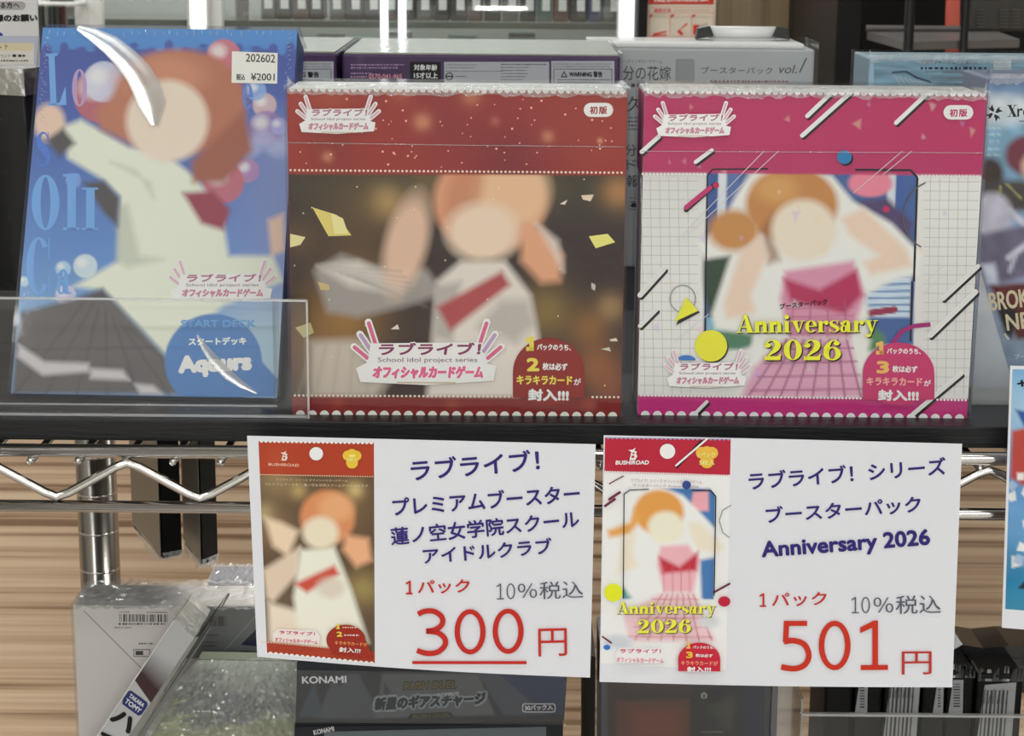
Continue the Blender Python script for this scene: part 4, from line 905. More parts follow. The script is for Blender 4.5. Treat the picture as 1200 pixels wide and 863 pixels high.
# shrink film; its glare streaks are shaped as added glossy ridges
M = BB['M']
f = MB(); f.box((-.0012, -.0012, .0002), (BB['w'] + .0012, .0232, BB['h'] + .0012), 0, M); build('shrink_wrap', f, film_mat('deck_film', .05, 30, .001, .2), BB['root'])
def ridge(path, wds, hgt, m, name='glare_ridge', nn=10):
    me = MB(); prev = None
    for i, (x, y) in enumerate(path):
        x2, y2 = path[min(i + 1, len(path) - 1)]; x1, y1 = path[max(i - 1, 0)]; dx, dy = x2 - x1, y2 - y1; l = math.hypot(dx, dy); nx, ny = -dy / l, dx / l; row = []
        for k in range(nn + 1):
            t = k / nn * 2 - 1; wv = wds[i]; row.append(me.bm.verts.new(S.at(x + nx * wv * t, y + ny * wv * t, 0) + S.n * (.0013 + hgt * wds[i] / max(wds) * (math.cos(math.pi * t) + 1) / 2)))
        if prev:
            for k in range(nn): me.bm.faces.new((prev[k], prev[k + 1], row[k + 1], row[k]))
        prev = row
    return build(name, me, m, BB['root'], True)
GLARE = film_mat('glare_film', .5, 90, .0002, .05, .22)
ridge([(92, 34), (110, 42), (130, 54), (148, 70), (162, 86), (172, 104), (179, 124), (182, 148)], [3, 8, 12, 14, 16, 17, 16, 4], .00042, GLARE, nn=16)
ridge([(232, 394), (240, 408), (252, 424), (268, 440), (284, 452), (302, 462)], [1, 4, 6, 6, 4, 1], .00014, GLARE)
rg = random.Random(2); cr_ = MB()
def crease(a, b, wd):
    d = Vector((b[0] - a[0], b[1] - a[1])); l = d.length; nx, ny = -d.y / l * wd, d.x / l * wd
    m0 = ((a[0] + b[0]) / 2, (a[1] + b[1]) / 2); h = .0003
    A_ = S.at(*a) + S.n * .0014; B_ = S.at(*b) + S.n * .0014; C_ = S.at(m0[0] + nx, m0[1] + ny) + S.n * .0014; D_ = S.at(m0[0] - nx, m0[1] - ny) + S.n * .0014; E_ = S.at(*m0) + S.n * (.0014 + h)
    for x_, y_, z_ in ((A_, C_, E_), (C_, B_, E_), (B_, D_, E_), (D_, A_, E_)): cr_.bm.faces.new([cr_.bm.verts.new(t_) for t_ in (x_, y_, z_)])
for k in range(30): x = 58 + k * 9.4 + rg.uniform(-2, 2); l = rg.uniform(5, 11); y = rg.uniform(34, 38); crease((x, y), (x + rg.uniform(-3, 4), y + l), .9)
for k in range(24): y = 45 + k * 4.2; x = 52 - (y - 34) * .08 + rg.uniform(0, 5); crease((x, y), (x + rg.uniform(3, 7), y + rg.uniform(1, 5)), .8)
for k in range(14): y = 40 + k * 5; x = 345 - (y - 34) * .06 - rg.uniform(0, 5); crease((x, y), (x - rg.uniform(3, 7), y + rg.uniform(1, 5)), .8)
build('film_creases', cr_, CRINK, BB['root'], kind='stuff')

# ---- clear tray in front of the deck box
YT = BS + .004
xr_ = atY(362, 480, YT).x; xl_ = -.32; zt = atY(200, 351, YT).z; xs = atY(331, 470, YT + .03).x
r = thing('acrylic_tray', 'low clear acrylic tray holding the blue deck box', 'tray', ((xr_ + xl_) / 2, YT + .05, 1.2))
build('front_panel', MB().box((xl_, YT, 1.2), (xr_, YT + .0015, zt), .0002), ACRYL, r)
build('base_panel', MB().box((xl_, YT + .0015, 1.2), (xs, .83, 1.2018), .0002), ACRYL, r)
build('back_panel', MB().box((xl_, .8735, 1.2018), (xs, .875, 1.2018 + .03), .0002), ACRYL, r)
for nm, a, b in (('panel_edge', (xl_, YT, zt - .0006), (xr_, YT + .0016, zt + .0002)), ('panel_edge', (xr_ - .0006, YT, 1.2), (xr_ + .0002, YT + .0016, zt)), ('panel_edge', (xl_, YT + .0002, 1.2002), (xr_, YT + .0015, 1.2012)), ('panel_edge', (xl_, YT + .012, 1.2019), (xs, YT + .0128, 1.2025))):
    build(nm, MB().box(a, b), ACEDGE, r)
build('base_rear', MB().box((xl_, .83, 1.2), (xs, .875, 1.2018), .0002), ACRYL, r)
build('side_panel', MB().box((xs, YT + .0016, 1.2), (xs + .0013, YT + .012, zt - .001), .0002), ACRYL, r)

# ---- box at the right edge
Y = .832; A = atY(1146, 300, Y); zt = atY(1170, 92, Y).z
XB = carton('picture_box', 'blue box with black swirl emblem at the right edge behind the pink box', 'box', (A.x, Y, 1.2), (A.x + .10, Y, 1.2), (0, 0, zt - 1.2), .05, plain('pale_violet_card', (140, 152, 180), .45), None, .0008, FILM, True)
S = XB['S']; q = XB['q']
cv = Canvas(S, q, 90, 150, 1); cv.vgrad([(90, c(92, 116, 160)), (105, c(112, 140, 176)), (125, c(186, 204, 216)), (150, c(128, 172, 200)), (200, c(120, 164, 192)), (330, c(150, 160, 190)), (400, c(140, 158, 180)), (450, c(130, 150, 176))])
cv.ell(1170, 130, 40, 18, c(210, 218, 224), 12, 0, .7)
for k in range(30): cv.ell(1145 + (k % 6) * 5, 150 + (k // 6) * 8, 1.6, 1.2, c(200, 224, 232), 1.5, 0, .7)
# plain soft colour fields where the photograph's box carries a picture
cv.extra = 3
cv.ell(1206, 182, 28, 24, c(112, 48, 66), 5); cv.ell(1212, 196, 15, 18, c(214, 178, 164), 5); cv.ell(1160, 204, 16, 20, c(60, 46, 44), 6); cv.poly([(1146, 210), (1200, 212), (1230, 250), (1150, 244)], c(74, 66, 66), 6); cv.line(1172, 218, 1168, 240, 3, c(150, 146, 96)); cv.line(1180, 216, 1196, 232, 3, c(150, 146, 96))
cv.ell(1162, 252, 24, 26, c(196, 194, 212), 6); cv.poly([(1146, 275), (1210, 262), (1220, 320), (1146, 340)], c(108, 102, 126), 6); cv.poly([(1150, 310), (1166, 308), (1170, 334), (1156, 334)], c(196, 202, 226), 4)
cv.line(1182, 246, 1200, 262, 7, c(200, 200, 216), 4); cv.line(1182, 302, 1204, 286, 7, c(200, 200, 216), 4); cv.line(1190, 300, 1183, 318, 5, c(190, 190, 210), 4)
cv.poly([(1160, 335), (1240, 328), (1240, 392), (1192, 398)], c(96, 36, 40), 3); cv.poly([(1162, 345), (1192, 365), (1186, 398), (1178, 392)], c(24, 22, 26), 2)
cv.noise(7, 9, .10, 4); cv.done('printed_front', XB['root'])
p = Prn(S, 2); K = c(24, 26, 30)
def swirl(cx, cy, s):
    for a in range(4):
        t = math.radians(a * 90 + 20); R_ = lambda x, y: (cx + s * (x * math.cos(t) - y * math.sin(t)), cy + s * (x * math.sin(t) + y * math.cos(t)))
        p.poly([R_(.1, -.1), R_(.2, -.75), R_(.55, -1.05), R_(.42, -.7), R_(1.0, -.62), R_(.6, -.35), R_(.45, -.15)], K)
swirl(1165, 132.5, 9); p.fat('X', (1180, 137), (1192, 137), 14, K, serif=False); p.text('ross', (1192, 137), (1222, 137), 10, K, .02)
scribble(p, 1194, 142, 1222, 1.8, K, 2)
p.text('BROKEN', (1160, 365), (1228, 357), 22, c(214, 202, 170), .02); p.text('NEST', (1180, 388), (1230, 382), 20, c(214, 202, 170), .02); p.line(1177, 391, 1182, 398, 2, c(214, 210, 190)); p.text('ブースターパック', (1189, 421), (1240, 420), 6, c(206, 220, 230), .02)
p.done('printed_lettering', XB['root'])
# milky acrylic stand before it
YT2 = .800
xa = atY(1139, 470, YT2).x
r = thing('acrylic_tray', 'cloudy clear acrylic tray in front of the picture box at the right edge', 'tray', (xa + .05, YT2, 1.2))
build('front_panel', MB().prism([Vector((xa, YT2, 1.2)), Vector((xa + .10, YT2, 1.2)), Vector((xa + .10, YT2, atY(1180, 440, YT2).z)), atY(1183, 436, YT2), atY(1146, 312, YT2), Vector((xa, YT2, atY(1143, 316, YT2).z))], Vector((0, .0016, 0))), ACRYLM, r)
build('base_panel', MB().box((xa, YT2 + .0016, 1.2), (xa + .10, .83, 1.2016)), ACRYL, r)

# ================================================================== PRICE CARDS
def price_card(corners, Y0, lean, bendamp, lab):
    """paper sheet hanging before the rail; corners TL,TR,BR,BL in photograph pixels"""
    p0 = atY(*corners[0], Y0); p1 = atY(*corners[1], Y0); n = Vector((0, -1, lean)).normalized()
    mid = p1.x - p0.x
    bend = lambda p: bendamp * math.sin(math.pi * max(0, min(1, (p.x - p0.x) / mid)))
    Sf = Surf(p0, n, 6e-5, bend)
    pc = (p0 + p1) / 2; r = thing('price_card', lab, 'price card', (pc.x, Y0, pc.z - .08))
    nx, ny = 41, 29; vs = []
    for L in (0, -4):
        for j in range(ny):
            for i in range(nx):
                u, v_ = i / (nx - 1), j / (ny - 1); q = np.array(corners, float); P_ = (q[0] * (1 - u) + q[1] * u) * (1 - v_) + (q[3] * (1 - u) + q[2] * u) * v_
                P_[1] += (corners[4][0] if len(corners) > 4 else 0) * math.sin(math.pi * u) * v_ if len(corners) > 4 else 0
                vs.append(Sf.at(P_[0], P_[1], L))
    return r, Sf, vs, nx, ny
def paper(corners, sag, Y0, lean, amp, lab):
    r, Sf, _, nx, ny = price_card(corners, Y0, lean, amp, lab); vs = []; q = np.array(corners, float)
    for L in (0, -5):
        for j in range(ny):
            for i in range(nx):
                u, v_ = i / (nx - 1), j / (ny - 1); P_ = (q[0] * (1 - u) + q[1] * u) * (1 - v_) + (q[3] * (1 - u) + q[2] * u) * v_
                vs.append(tuple(Sf.at(P_[0], P_[1] + sag * math.sin(math.pi * u) * v_ - 1.2 * math.sin(math.pi * u) * (1 - v_), L)))
    f = []; N = nx * ny
    for j in range(ny - 1):
        for i in range(nx - 1):
            a = j * nx + i; f.append((a, a + nx, a + nx + 1, a + 1)); f.append((N + a, N + a + 1, N + a + nx + 1, N + a + nx))
    for i in range(nx - 1): f.append((i, i + 1, N + i + 1, N + i)); a = (ny - 1) * nx + i; f.append((a + 1, a, N + a, N + a + 1))
    for j in range(ny - 1): a = j * nx; f.append((a + nx, a, N + a, N + a + nx)); a += nx - 1; f.append((a, a + nx, N + a + nx, N + a))
    me = bpy.data.meshes.new('paper'); me.from_pydata(vs, [], f); me.materials.append(mat('card_paper', c(212, 213, 220), .7, spec=.3)); me.update()
    if me.polygons[0].normal.dot(Sf.n) < 0: me.flip_normals()
    link('paper_sheet', me, r); return r, Sf
NAVY = c(48, 40, 112); CRED = c(184, 44, 36); GRT = c(82, 84, 98)

r, S = paper([(289.5, 511), (698, 521), (691.5, 794.5), (301.5, 770)], 1.5, .745, .03, .0016, 'white price card reading 300 yen with red picture, hanging below the red box')
q = [(303, 517), (438.5, 518), (439.5, 776), (313, 765)]
cv = Canvas(S, q, 90, 150, 1); cv.fill(c(92, 74, 58))
for gx, gy, rr, col, al in ((325, 560, 30, (156, 136, 96), .7), (416, 574, 12, (236, 200, 140), .9), (400, 590, 40, (140, 110, 70), .6), (320, 620, 30, (150, 120, 90), .6), (425, 690, 24, (170, 150, 90), .7), (400, 720, 40, (100, 84, 66), .6), (330, 700, 24, (110, 96, 78), .6), (310, 600, 14, (200, 180, 130), .5), (350, 575, 12, (200, 170, 110), .6)): cv.glow(gx, gy, rr, c(*col), al)
cv.extra = 4; cv.poly([(308, 668), (352, 640), (350, 672), (320, 706), (312, 700)], c(212, 192, 172), 4); cv.poly([(314, 706), (352, 716), (360, 760), (316, 756)], c(222, 208, 190), 5)
cv.poly([(352, 644), (392, 640), (412, 690), (432, 752), (420, 760), (352, 760), (344, 700)], c(232, 222, 208), 4); cv.poly([(345, 684), (392, 662), (398, 672), (360, 694)], c(196, 80, 66), 3); cv.ell(388, 688, 16, 12, c(206, 192, 178), 5, 0, .8)
cv.ell(384, 606, 32, 32, c(206, 136, 92), 4); cv.ell(394, 594, 20, 16, c(228, 170, 124), 7, 0, .7); cv.ell(376, 624, 21, 19, c(244, 212, 188), 5); cv.poly([(406, 626), (432, 630), (436, 656), (418, 664), (402, 644)], c(222, 166, 128), 5); cv.poly([(310, 606), (330, 612), (350, 622), (338, 652), (320, 640)], c(232, 200, 172), 5)
cv.extra = 0; cv.poly([(300, 510), (442, 510), (442, 557.5), (300, 556)], c(166, 62, 40), 1.5); cv.glow(325, 540, 20, c(184, 84, 56), .5); cv.poly([(300, 751), (442, 763), (442, 780), (300, 780)], c(164, 62, 42), 1.5)
cv.done('printed_picture', r, PAPER)
p = Prn(S, 3); W_ = c(222, 223, 228)
bezel(p, 304, 516.5, 438, 26, 2.2, W_, True, 517.6); bezel(p, 314, 766, 439, 20, 2.8, W_, False, 777)
p.dots(304, 556, 438, 557.5, 48, .8, c(226, 190, 160)); p.dots(306, 752, 395, 759, 26, .8, c(226, 190, 160)); p.ell(371, 531, 8, 7.8, c(226, 226, 226))
for cx, cy, rr in ((408, 533, 6), (418, 533, 6), (413, 541, 7), (413, 532, 7)): p.ell(cx, cy, rr, rr, c(222, 184, 62))
p.text('5枚入', (407, 540), (420, 540), 5, c(246, 226, 130), .02); p.ell(413, 533, 4, 1.4, c(246, 226, 130))
def brandmark(p, cx, cy, s, col):
    p.poly([(cx - s * .62, cy + s), (cx - s * .30, cy - s * .25), (cx - s * .8, cy - s * .55), (cx - .1 * s, cy - s * .62), (cx + s * .35, cy - s * .95), (cx + s * .15, cy - s * .45), (cx + s * .55, cy - s * .3), (cx + s * .42, cy + s * .05), (cx + s * .62, cy + s * .4), (cx + s * .3, cy + s)], col)
    bg = c(166, 62, 40) if s < 7 else c(176, 40, 60)
    p.poly([(cx - s * .1, cy - s * .2), (cx + s * .2, cy - s * .2), (cx + s * .12, cy + s * .08), (cx - s * .18, cy + s * .08)], bg); p.poly([(cx - s * .24, cy + s * .3), (cx + s * .18, cy + s * .3), (cx + s * .1, cy + s * .66), (cx - s * .32, cy + s * .66)], bg)
brandmark(p, 334, 533, 6, c(236, 210, 200)); p.text('BUSHIROAD', (315, 545), (351, 546), 3.4, c(226, 176, 156), .03)
p.text('ラブライブ！シリーズ オフィシャルカードゲーム', (324, 562.5), (408, 563.2), 2.8, c(206, 190, 160)); p.text('プレミアムブースター 蓮ノ空女学院スクールアイドルクラブ', (311, 568), (432, 569.5), 3.2, c(206, 190, 160))
p.ell(406, 748, 23, 18, c(150, 46, 34)); p.poly([(390, 748), (429, 748), (437, 766), (437, 770), (390, 764)], c(150, 46, 34))
p.digits('1', (394, 735), (399, 735), 6, 1.8, c(240, 200, 80)); p.text('2', (395, 744), (402, 744), 6, c(240, 200, 80), .05); scribble(p, 402, 733, 422, 2.2, c(226, 190, 170), 2); scribble(p, 404, 742, 421, 2.6, c(236, 210, 200), 3); p.text('キラキラカードが', (393, 753), (431, 755), 4.6, c(226, 150, 90), .02); p.text('封入!!!', (398, 761.5), (423, 763), 6, c(246, 230, 226), .03)
p.poly([(326, 735), (372, 737), (376, 744), (374, 754), (322, 750), (320, 742)], c(232, 214, 212)); p.text('ラブライブ！', (328, 741), (370, 742.5), 4.2, c(186, 80, 96), .04); p.text('オフィシャルカードゲーム', (323, 750), (373, 753), 5.4, c(204, 110, 116), .03)
p.done('picture_lettering', r, PAPER)
p = Prn(S, 3)
p.text('ラブライブ！', (482.5, 562.5), (633, 550.5), 25, NAVY, .018); p.text('プレミアムブースター', (461, 603.5), (680, 588), 21.5, NAVY, .018)
p.text('蓮ノ空女学院スクール', (459, 638), (679.5, 618), 21, NAVY, .016); p.text('アイドルクラブ', (496.5, 659.5), (647.5, 648), 19, NAVY, .018)
p.digits('1', (475, 695), (484.5, 695), 16, 2.4, CRED); p.text('パック', (490, 694.5), (551, 693), 16, CRED, .016); p.digits('10', (581, 701), (604, 700.8), 18.5, 1.5, GRT); p.text('％税込', (607, 701.5), (683.5, 700.5), 20.5, GRT)
p.digits('300', (487.5, 765.5), (615, 764.5), 53, 6.2, CRED); p.poly([(483.5, 772.5), (617, 773.2), (617, 776.8), (483.5, 776)], CRED); p.text('円', (631, 768), (664.5, 767.5), 32.5, CRED, -.008)
p.done('printed_price', r, PAPER)

r, S = paper([(707.5, 510.5), (1127.5, 520.5), (1116, 806), (702.5, 799.5)], .5, .745, .03, .0012, 'white price card reading 501 yen with pink and white picture, hanging below the pink box')
q = [(709, 513), (856, 514), (850.5, 785), (704, 777.5)]
cv = Canvas(S, q, 95, 150, 1); cv.fill(c(226, 225, 226))
cv.poly([(730, 578), (738, 572), (832, 572), (838, 580), (836, 702), (730, 702)], c(70, 116, 172), 1.5); cv.poly([(812, 576), (830, 574), (830, 598), (808, 600)], c(222, 160, 170), 4); cv.ell(745, 640, 14, 30, c(90, 126, 150), 4); cv.poly([(733, 680), (775, 680), (775, 700), (733, 700)], c(130, 180, 150), 3)
Wh = c(236, 234, 232); cv.extra = 3
cv.poly([(712, 608), (722, 586), (740, 570), (764, 566), (800, 580), (824, 604), (852, 634), (852, 650), (820, 656), (822, 700), (846, 740), (840, 770), (712, 770), (716, 720), (740, 700), (726, 682), (716, 668), (728, 632), (712, 628)], Wh, 2)
cv.ell(772, 600, 29, 26, c(214, 150, 76), 3); cv.poly([(744, 594), (738, 612), (712, 622), (714, 630), (738, 626), (750, 610)], c(218, 156, 80), 4); cv.ell(780, 618, 21, 19, c(246, 220, 200), 4)
cv.poly([(728, 632), (746, 622), (742, 650), (748, 664), (722, 674)], c(242, 214, 196), 4); cv.poly([(806, 612), (820, 612), (848, 640), (842, 648), (818, 644), (810, 630)], c(242, 214, 196), 4)
cv.poly([(774, 640), (806, 638), (820, 656), (812, 694), (778, 694), (770, 662)], c(230, 170, 180), 3); cv.poly([(772, 652), (796, 664), (818, 646), (816, 668), (776, 672)], c(184, 50, 66), 3)
cv.poly([(772, 696), (814, 696), (838, 750), (738, 752), (730, 720)], c(236, 190, 196), 3)
for k in range(7): cv.line(776 + k * 6, 696, 744 + k * 15, 750, 1.6, c(176, 86, 100), 1.4, .7)
for k in range(5): cv.line(764 - k * 7, 702 + k * 11, 818 + k * 4, 702 + k * 11, 1.6, c(190, 100, 112), 1.4, .6)
for k in range(4): cv.line(778 + k * 10, 664, 778 + k * 10, 694, 1.4, c(190, 90, 104), 1.4, .6)
cv.ell(725, 752, 14, 8, c(196, 200, 208), 4); cv.ell(830, 728, 12, 8, c(206, 206, 212), 4)
cv.extra = 0; cv.poly([(700, 505), (860, 505), (860, 557), (700, 553)], c(176, 40, 60), 1.4)
cv.done('printed_picture', r, PAPER)
p = Prn(S, 3)
bezel(p, 710, 512.5, 856, 28, 2.0, c(150, 150, 190), True, 513.6); p.dots(708, 552.5, 855, 556.5, 52, .9, Wh); p.ell(782, 528.5, 9, 8.8, c(226, 226, 228))
p.capsule(793, 547, 822, 516, 2.6, BK); p.capsule(792, 545, 829, 513, 2.2, Wh)
for cx, cy, rr in ((822, 530, 7), (834, 530, 7), (828, 540, 8), (828, 530, 8)): p.ell(cx, cy, rr, rr, c(222, 178, 70))
p.text('5枚入', (819, 544), (837, 544), 6, c(246, 224, 140), .02); p.text('1パック', (818, 535), (838, 535), 6, c(246, 224, 140), .02)
brandmark(p, 742, 531, 7.5, c(240, 224, 226)); p.text('BUSHIROAD', (721, 544), (760, 543.5), 5, c(240, 222, 224), .04, .15)
p.text('ラブライブ！シリーズ オフィシャルカードゲーム', (739, 564), (822, 565.5), 4, c(176, 120, 140)); p.text('ブースターパック Anniversary 2026', (741, 570), (818, 571.5), 4.2, c(150, 110, 140), .01)
p.ell(804, 567, 5, 5, c(52, 72, 140)); p.ell(848, 703, 7, 6, c(180, 36, 60))
for x0, y0, x1, y1, wd in ((714, 566, 730, 557, 1.4), (709, 592, 720, 584, 3), (714, 584, 726, 576, 3), (706, 745, 716, 752, 2), (836, 692, 854, 682, 2.4)): p.capsule(x0, y0, x1, y1, wd, c(104, 44, 66))
p.pline([(730, 700), (731, 578), (738, 573), (760, 572)], 1.2, fr); p.pline([(810, 573), (832, 573), (838, 580), (836, 696)], 1.4, fr)
p.pline([(856, 590), (846, 596), (842, 608), (846, 622), (854, 628)], 1, c(120, 120, 124))
p.ell(718.5, 693, 10.5, 10.5, c(216, 220, 40)); p.ell(711, 757, 4, 3, c(50, 110, 190))
for dx, col in ((1, c(60, 56, 40)), (0, c(226, 226, 70))): p.fat('Anniversary', (722 + dx, 717.5 + dx), (838 + dx, 716.5 + dx), 14, col); p.fat('2026', (746 + dx, 740 + dx), (810 + dx, 739 + dx), 16, col)
p.poly([(726, 757), (772, 757), (778, 765), (776, 775), (722, 775), (720, 765)], c(238, 222, 224)); p.text('ラブライブ！', (726, 763), (774, 763), 5, c(200, 90, 110), .04); p.text('オフィシャルカードゲーム', (722, 774), (777, 775), 6.4, c(216, 140, 150), .03)
p.ell(818.5, 770, 24.5, 20, c(190, 40, 58), a0=180, a1=360); p.rect(794, 769.5, 843, 783.5, c(190, 40, 58))
p.digits('1', (802.5, 757), (808.5, 757), 8, 2.2, c(232, 180, 90)); p.text('パックのうち、', (811, 757), (836, 757.5), 3.6, c(240, 226, 226), .02); p.text('3', (803, 768), (811, 768), 7.6, c(240, 190, 60), .05); p.text('枚は必ず', (814, 766.5), (834, 767), 4, c(240, 226, 226), .03); p.text('キラキラカードが', (797, 776), (840, 776.5), 5.6, c(238, 140, 120), .03); p.text('封入!!!', (804, 784), (832, 784), 6.6, c(248, 236, 236), .04)
p.done('picture_lettering', r, PAPER)
p = Prn(S, 3)
p.text('ラブライブ！シリーズ', (877.5, 573.5), (1109, 556), 21, NAVY, .018); p.text('ブースターパック', (897.5, 613), (1079.5, 600), 20, NAVY, .018)
p.text('Anniversary 2026', (892.5, 658), (1090.5, 644), 25, NAVY, .028); p.digits('1', (888.5, 710), (898, 710), 16, 2.2, CRED); p.text('パック', (904, 710), (968.5, 708), 16, CRED, .012); p.digits('10', (996, 717.5), (1019, 717.5), 19, 1.5, GRT); p.text('％税込', (1023, 718.8), (1102, 718.5), 21.5, GRT)
p.digits('501', (911.5, 784), (1043, 784), 58, 6.6, c(190, 50, 34)); p.text('円', (1056, 789.5), (1091, 789.5), 27, c(178, 50, 44), -.008)
p.done('printed_price', r, PAPER)

# blue picture card at the right edge
Y = .744; S = Surf((0, Y, 1.1), (0, -1, .02), 6e-5)
q4 = [(1184, 429), (1290, 431), (1282, 745), (1174, 736)]
P4 = [S.at(x, y, 0) for x, y in q4]
r = thing('picture_card', 'tall blue and white picture card at the right edge in front of the rail', 'card', (P4[0] + P4[1]) / 2)
build('card_sheet', MB().prism(P4, Vector((0, .0005, 0))), mat('card_paper'), r)
cv = Canvas(S, [(1186.5, 433), (1288, 434), (1281, 722), (1178, 714)], 70, 150, 1)
cv.vgrad([(430, c(110, 158, 196)), (480, c(150, 184, 208)), (540, c(96, 140, 190)), (620, c(100, 150, 196)), (680, c(40, 120, 160)), (722, c(60, 130, 160))])
rg = random.Random(12)
cv.poly([(1186, 505), (1210, 500), (1240, 560), (1200, 570), (1184, 560)], c(172, 70, 62), 5); cv.poly([(1190, 480), (1215, 486), (1230, 530), (1200, 500)], c(52, 82, 150), 4)
for k in range(46):
    x, y = rg.uniform(1182, 1280), rg.uniform(545, 660); s = rg.uniform(5, 13); a = rg.uniform(0, 6.3)
    cv.poly([(x + s * rg.uniform(.5, 1) * math.cos(a + b_), y + s * rg.uniform(.5, 1) * math.sin(a + b_)) for b_ in (0, 1.6, 3.1, 4.7)], c(*rg.choice(((228, 234, 240), (206, 216, 230), (160, 180, 210), (236, 238, 240)))), 2, .9)
cv.poly([(1192, 690), (1204, 678), (1230, 684), (1240, 694)], c(40, 44, 52), 2); cv.noise(12, 12, .06, 3)
cv.done('printed_picture', r, PAPER)
p = Prn(S, 3); p.text('サ', (1193, 458), (1212, 455), 12, BK, .03); p.done('picture_lettering', r, PAPER)

# ================================================================== LOWER LEVEL
LZ = .780
# hanging black packs under the shelf
def hang_pack(nr, rt, bk, lab):
    z0 = atY(*nr, 1.0).z; a = atZ(*bk, z0); b = atZ(*nr, z0); c_ = atZ(*rt, z0); d_ = a + (c_ - b)
    root = thing('hanging_pack', lab, 'pack', (b.x, b.y, z0)); m = MB(); H = 1.176 - z0
    m.prism([a, b, c_, d_], Vector((0, 0, H))); m.bm.normal_update()
    bmesh.ops.bevel(m.bm, geom=list(m.bm.edges), offset=.0012, segments=2, affect='EDGES'); build('pack_body', m, mat('black_pack', (.007, .007, .007), .45, spec=.15), root)
    n = (b - a).cross(Vector((0, 0, 1))).normalized()
    if n.dot(CAM - b) < 0: n = -n
    s_ = MB(); e = n * .0004; s_.prism([a + e + Vector((0, 0, .004)), b + e + Vector((0, 0, .001)), b + e + Vector((0, 0, H - .02)), a + e + Vector((0, 0, H - .02))], -n * .0003); build('side_label', s_, plain('grey_side', (104, 102, 92), .3), root)
    o2 = MB(); o2.prism([a + e * 2 + Vector((0, 0, .06)), a.lerp(b, .5) + e * 2 + Vector((0, 0, .06)), a.lerp(b, .5) + e * 2 + Vector((0, 0, .09)), a + e * 2 + Vector((0, 0, .09))], -n * .0003); build('orange_mark', o2, plain('orange_mark', (176, 112, 78), .4), root)
    cen = (b + c_ + a + d_) / 4
    fl = MB(); rg = random.Random(int(nr[0])); pv = None
    for i in range(14):
        t = i / 13; q0 = a.lerp(b, min(1, t * 2)) if t < .5 else b.lerp(c_, t * 2 - 1)
        q0 = q0 + (q0 - cen) * .06; u = fl.bm.verts.new(q0 + Vector((0, 0, .004))); l_ = fl.bm.verts.new(q0 + (cen - q0) * .12 + Vector((rg.uniform(-.002, .002), rg.uniform(-.002, .002), -rg.uniform(.0005, .0045))))
        if pv: fl.bm.faces.new((pv[0], pv[1], l_, u))
        pv = (u, l_)
    build('loose_film', fl, CRINK, root)
    build('hook', MB().tube([(cen.x, cen.y, 1.174), (cen.x, cen.y, RZ1 - .006), (cen.x + .003, cen.y, RZ1 - .002)], .0012, 8), CHROME, root)
hang_pack((189, 656), (214, 651), (156, 620), 'black film-wrapped pack hanging under the shelf, nearer the chrome post')
hang_pack((236, 664), (256, 656), (216, 640), 'black film-wrapped pack hanging under the shelf, nearer the price card')

# white carton with barcodes
Y = 1.0; A = atY(85, 709, Y); B = atY(420, 709, Y); zt = A.z
d = carton('white_carton', 'white carton with barcodes in loose film, below the hanging packs', 'box', (A.x, Y, LZ), (B.x, Y, LZ), (0, 0, zt - LZ), .034, plain('white_card', (206, 201, 198), .45), None, .0012)
S = d['S']; p = Prn(S, 2); G1 = c(112, 114, 116)
p.poly([(236, 711), (420, 711), (420, 772), (206, 772)], G1); p.line(98, 716, 168, 786, 1, c(134, 132, 134)); p.line(300, 722, 262, 764, 1, c(140, 142, 144))
p.poly([(282, 756), (300, 738), (304, 736), (304, 758)], c(40, 44, 66)); p.line(282, 763.5, 304, 764.5, 1.4, c(50, 52, 66))
K2 = c(56, 54, 54); barcode(p, 140, 720, 197, 729, K2, 0, .5, 4); scribble(p, 139, 731.5, 194, 3, c(70, 68, 68), 5); scribble(p, 133, 712.6, 148, 1.6, c(110, 108, 108), 1); scribble(p, 162, 713, 171, 1.6, c(120, 118, 118), 2); scribble(p, 140, 717.6, 152, 1.6, c(80, 78, 78), 3); scribble(p, 172, 718, 197, 1.8, c(80, 78, 78), 3); p.text('MADE IN JAPAN', (134, 737.5), (154, 737.5), 2.8, c(70, 68, 68), .02)
scribble(p, 163, 754.5, 180, 3.2, c(96, 94, 94), 7); p.rect(156.5, 761, 176, 770, c(110, 108, 108)); p.rect(157.5, 762, 175, 769, c(205, 200, 196)); p.rect(159, 763, 168, 768, K2)
barcode(p, 246, 722, 266, 734, K2, 0, 0, 7, 12); scribble(p, 240, 744.5, 257, 2.2, c(70, 70, 72), 3); scribble(p, 236, 753, 254, 2.2, c(70, 70, 72), 4, 2, 4)
p.done('printed_labels', d['root'])
def blanket(name, x0, x1, y0, y1, z, amp, m, parent, seed, nx=60, ny=12, drop=.003):
    rg = np.random.default_rng(seed); h = rg.random((ny, nx)) * amp; me = MB(); vs = [[me.bm.verts.new((x0 + (x1 - x0) * i / (nx - 1), y0 + (y1 - y0) * j / (ny - 1), z + h[j, i] - (drop if j == 0 else 0))) for i in range(nx)] for j in range(ny)]
    for j in range(ny - 1):
        for i in range(nx - 1): me.bm.faces.new((vs[j][i], vs[j][i + 1], vs[j + 1][i + 1], vs[j + 1][i]))
    return build(name, me, m, parent)
blanket('loose_film', A.x + .001, B.x, Y - .0012, Y + .036, zt + .0006, .0022, CRINK2, d['root'], 3)
f = MB(); f.box((A.x - .001, Y - .0012, LZ + .0005), (B.x + .001, Y + .0355, zt + .0003)); build('shrink_wrap', f, FILM, d['root'])

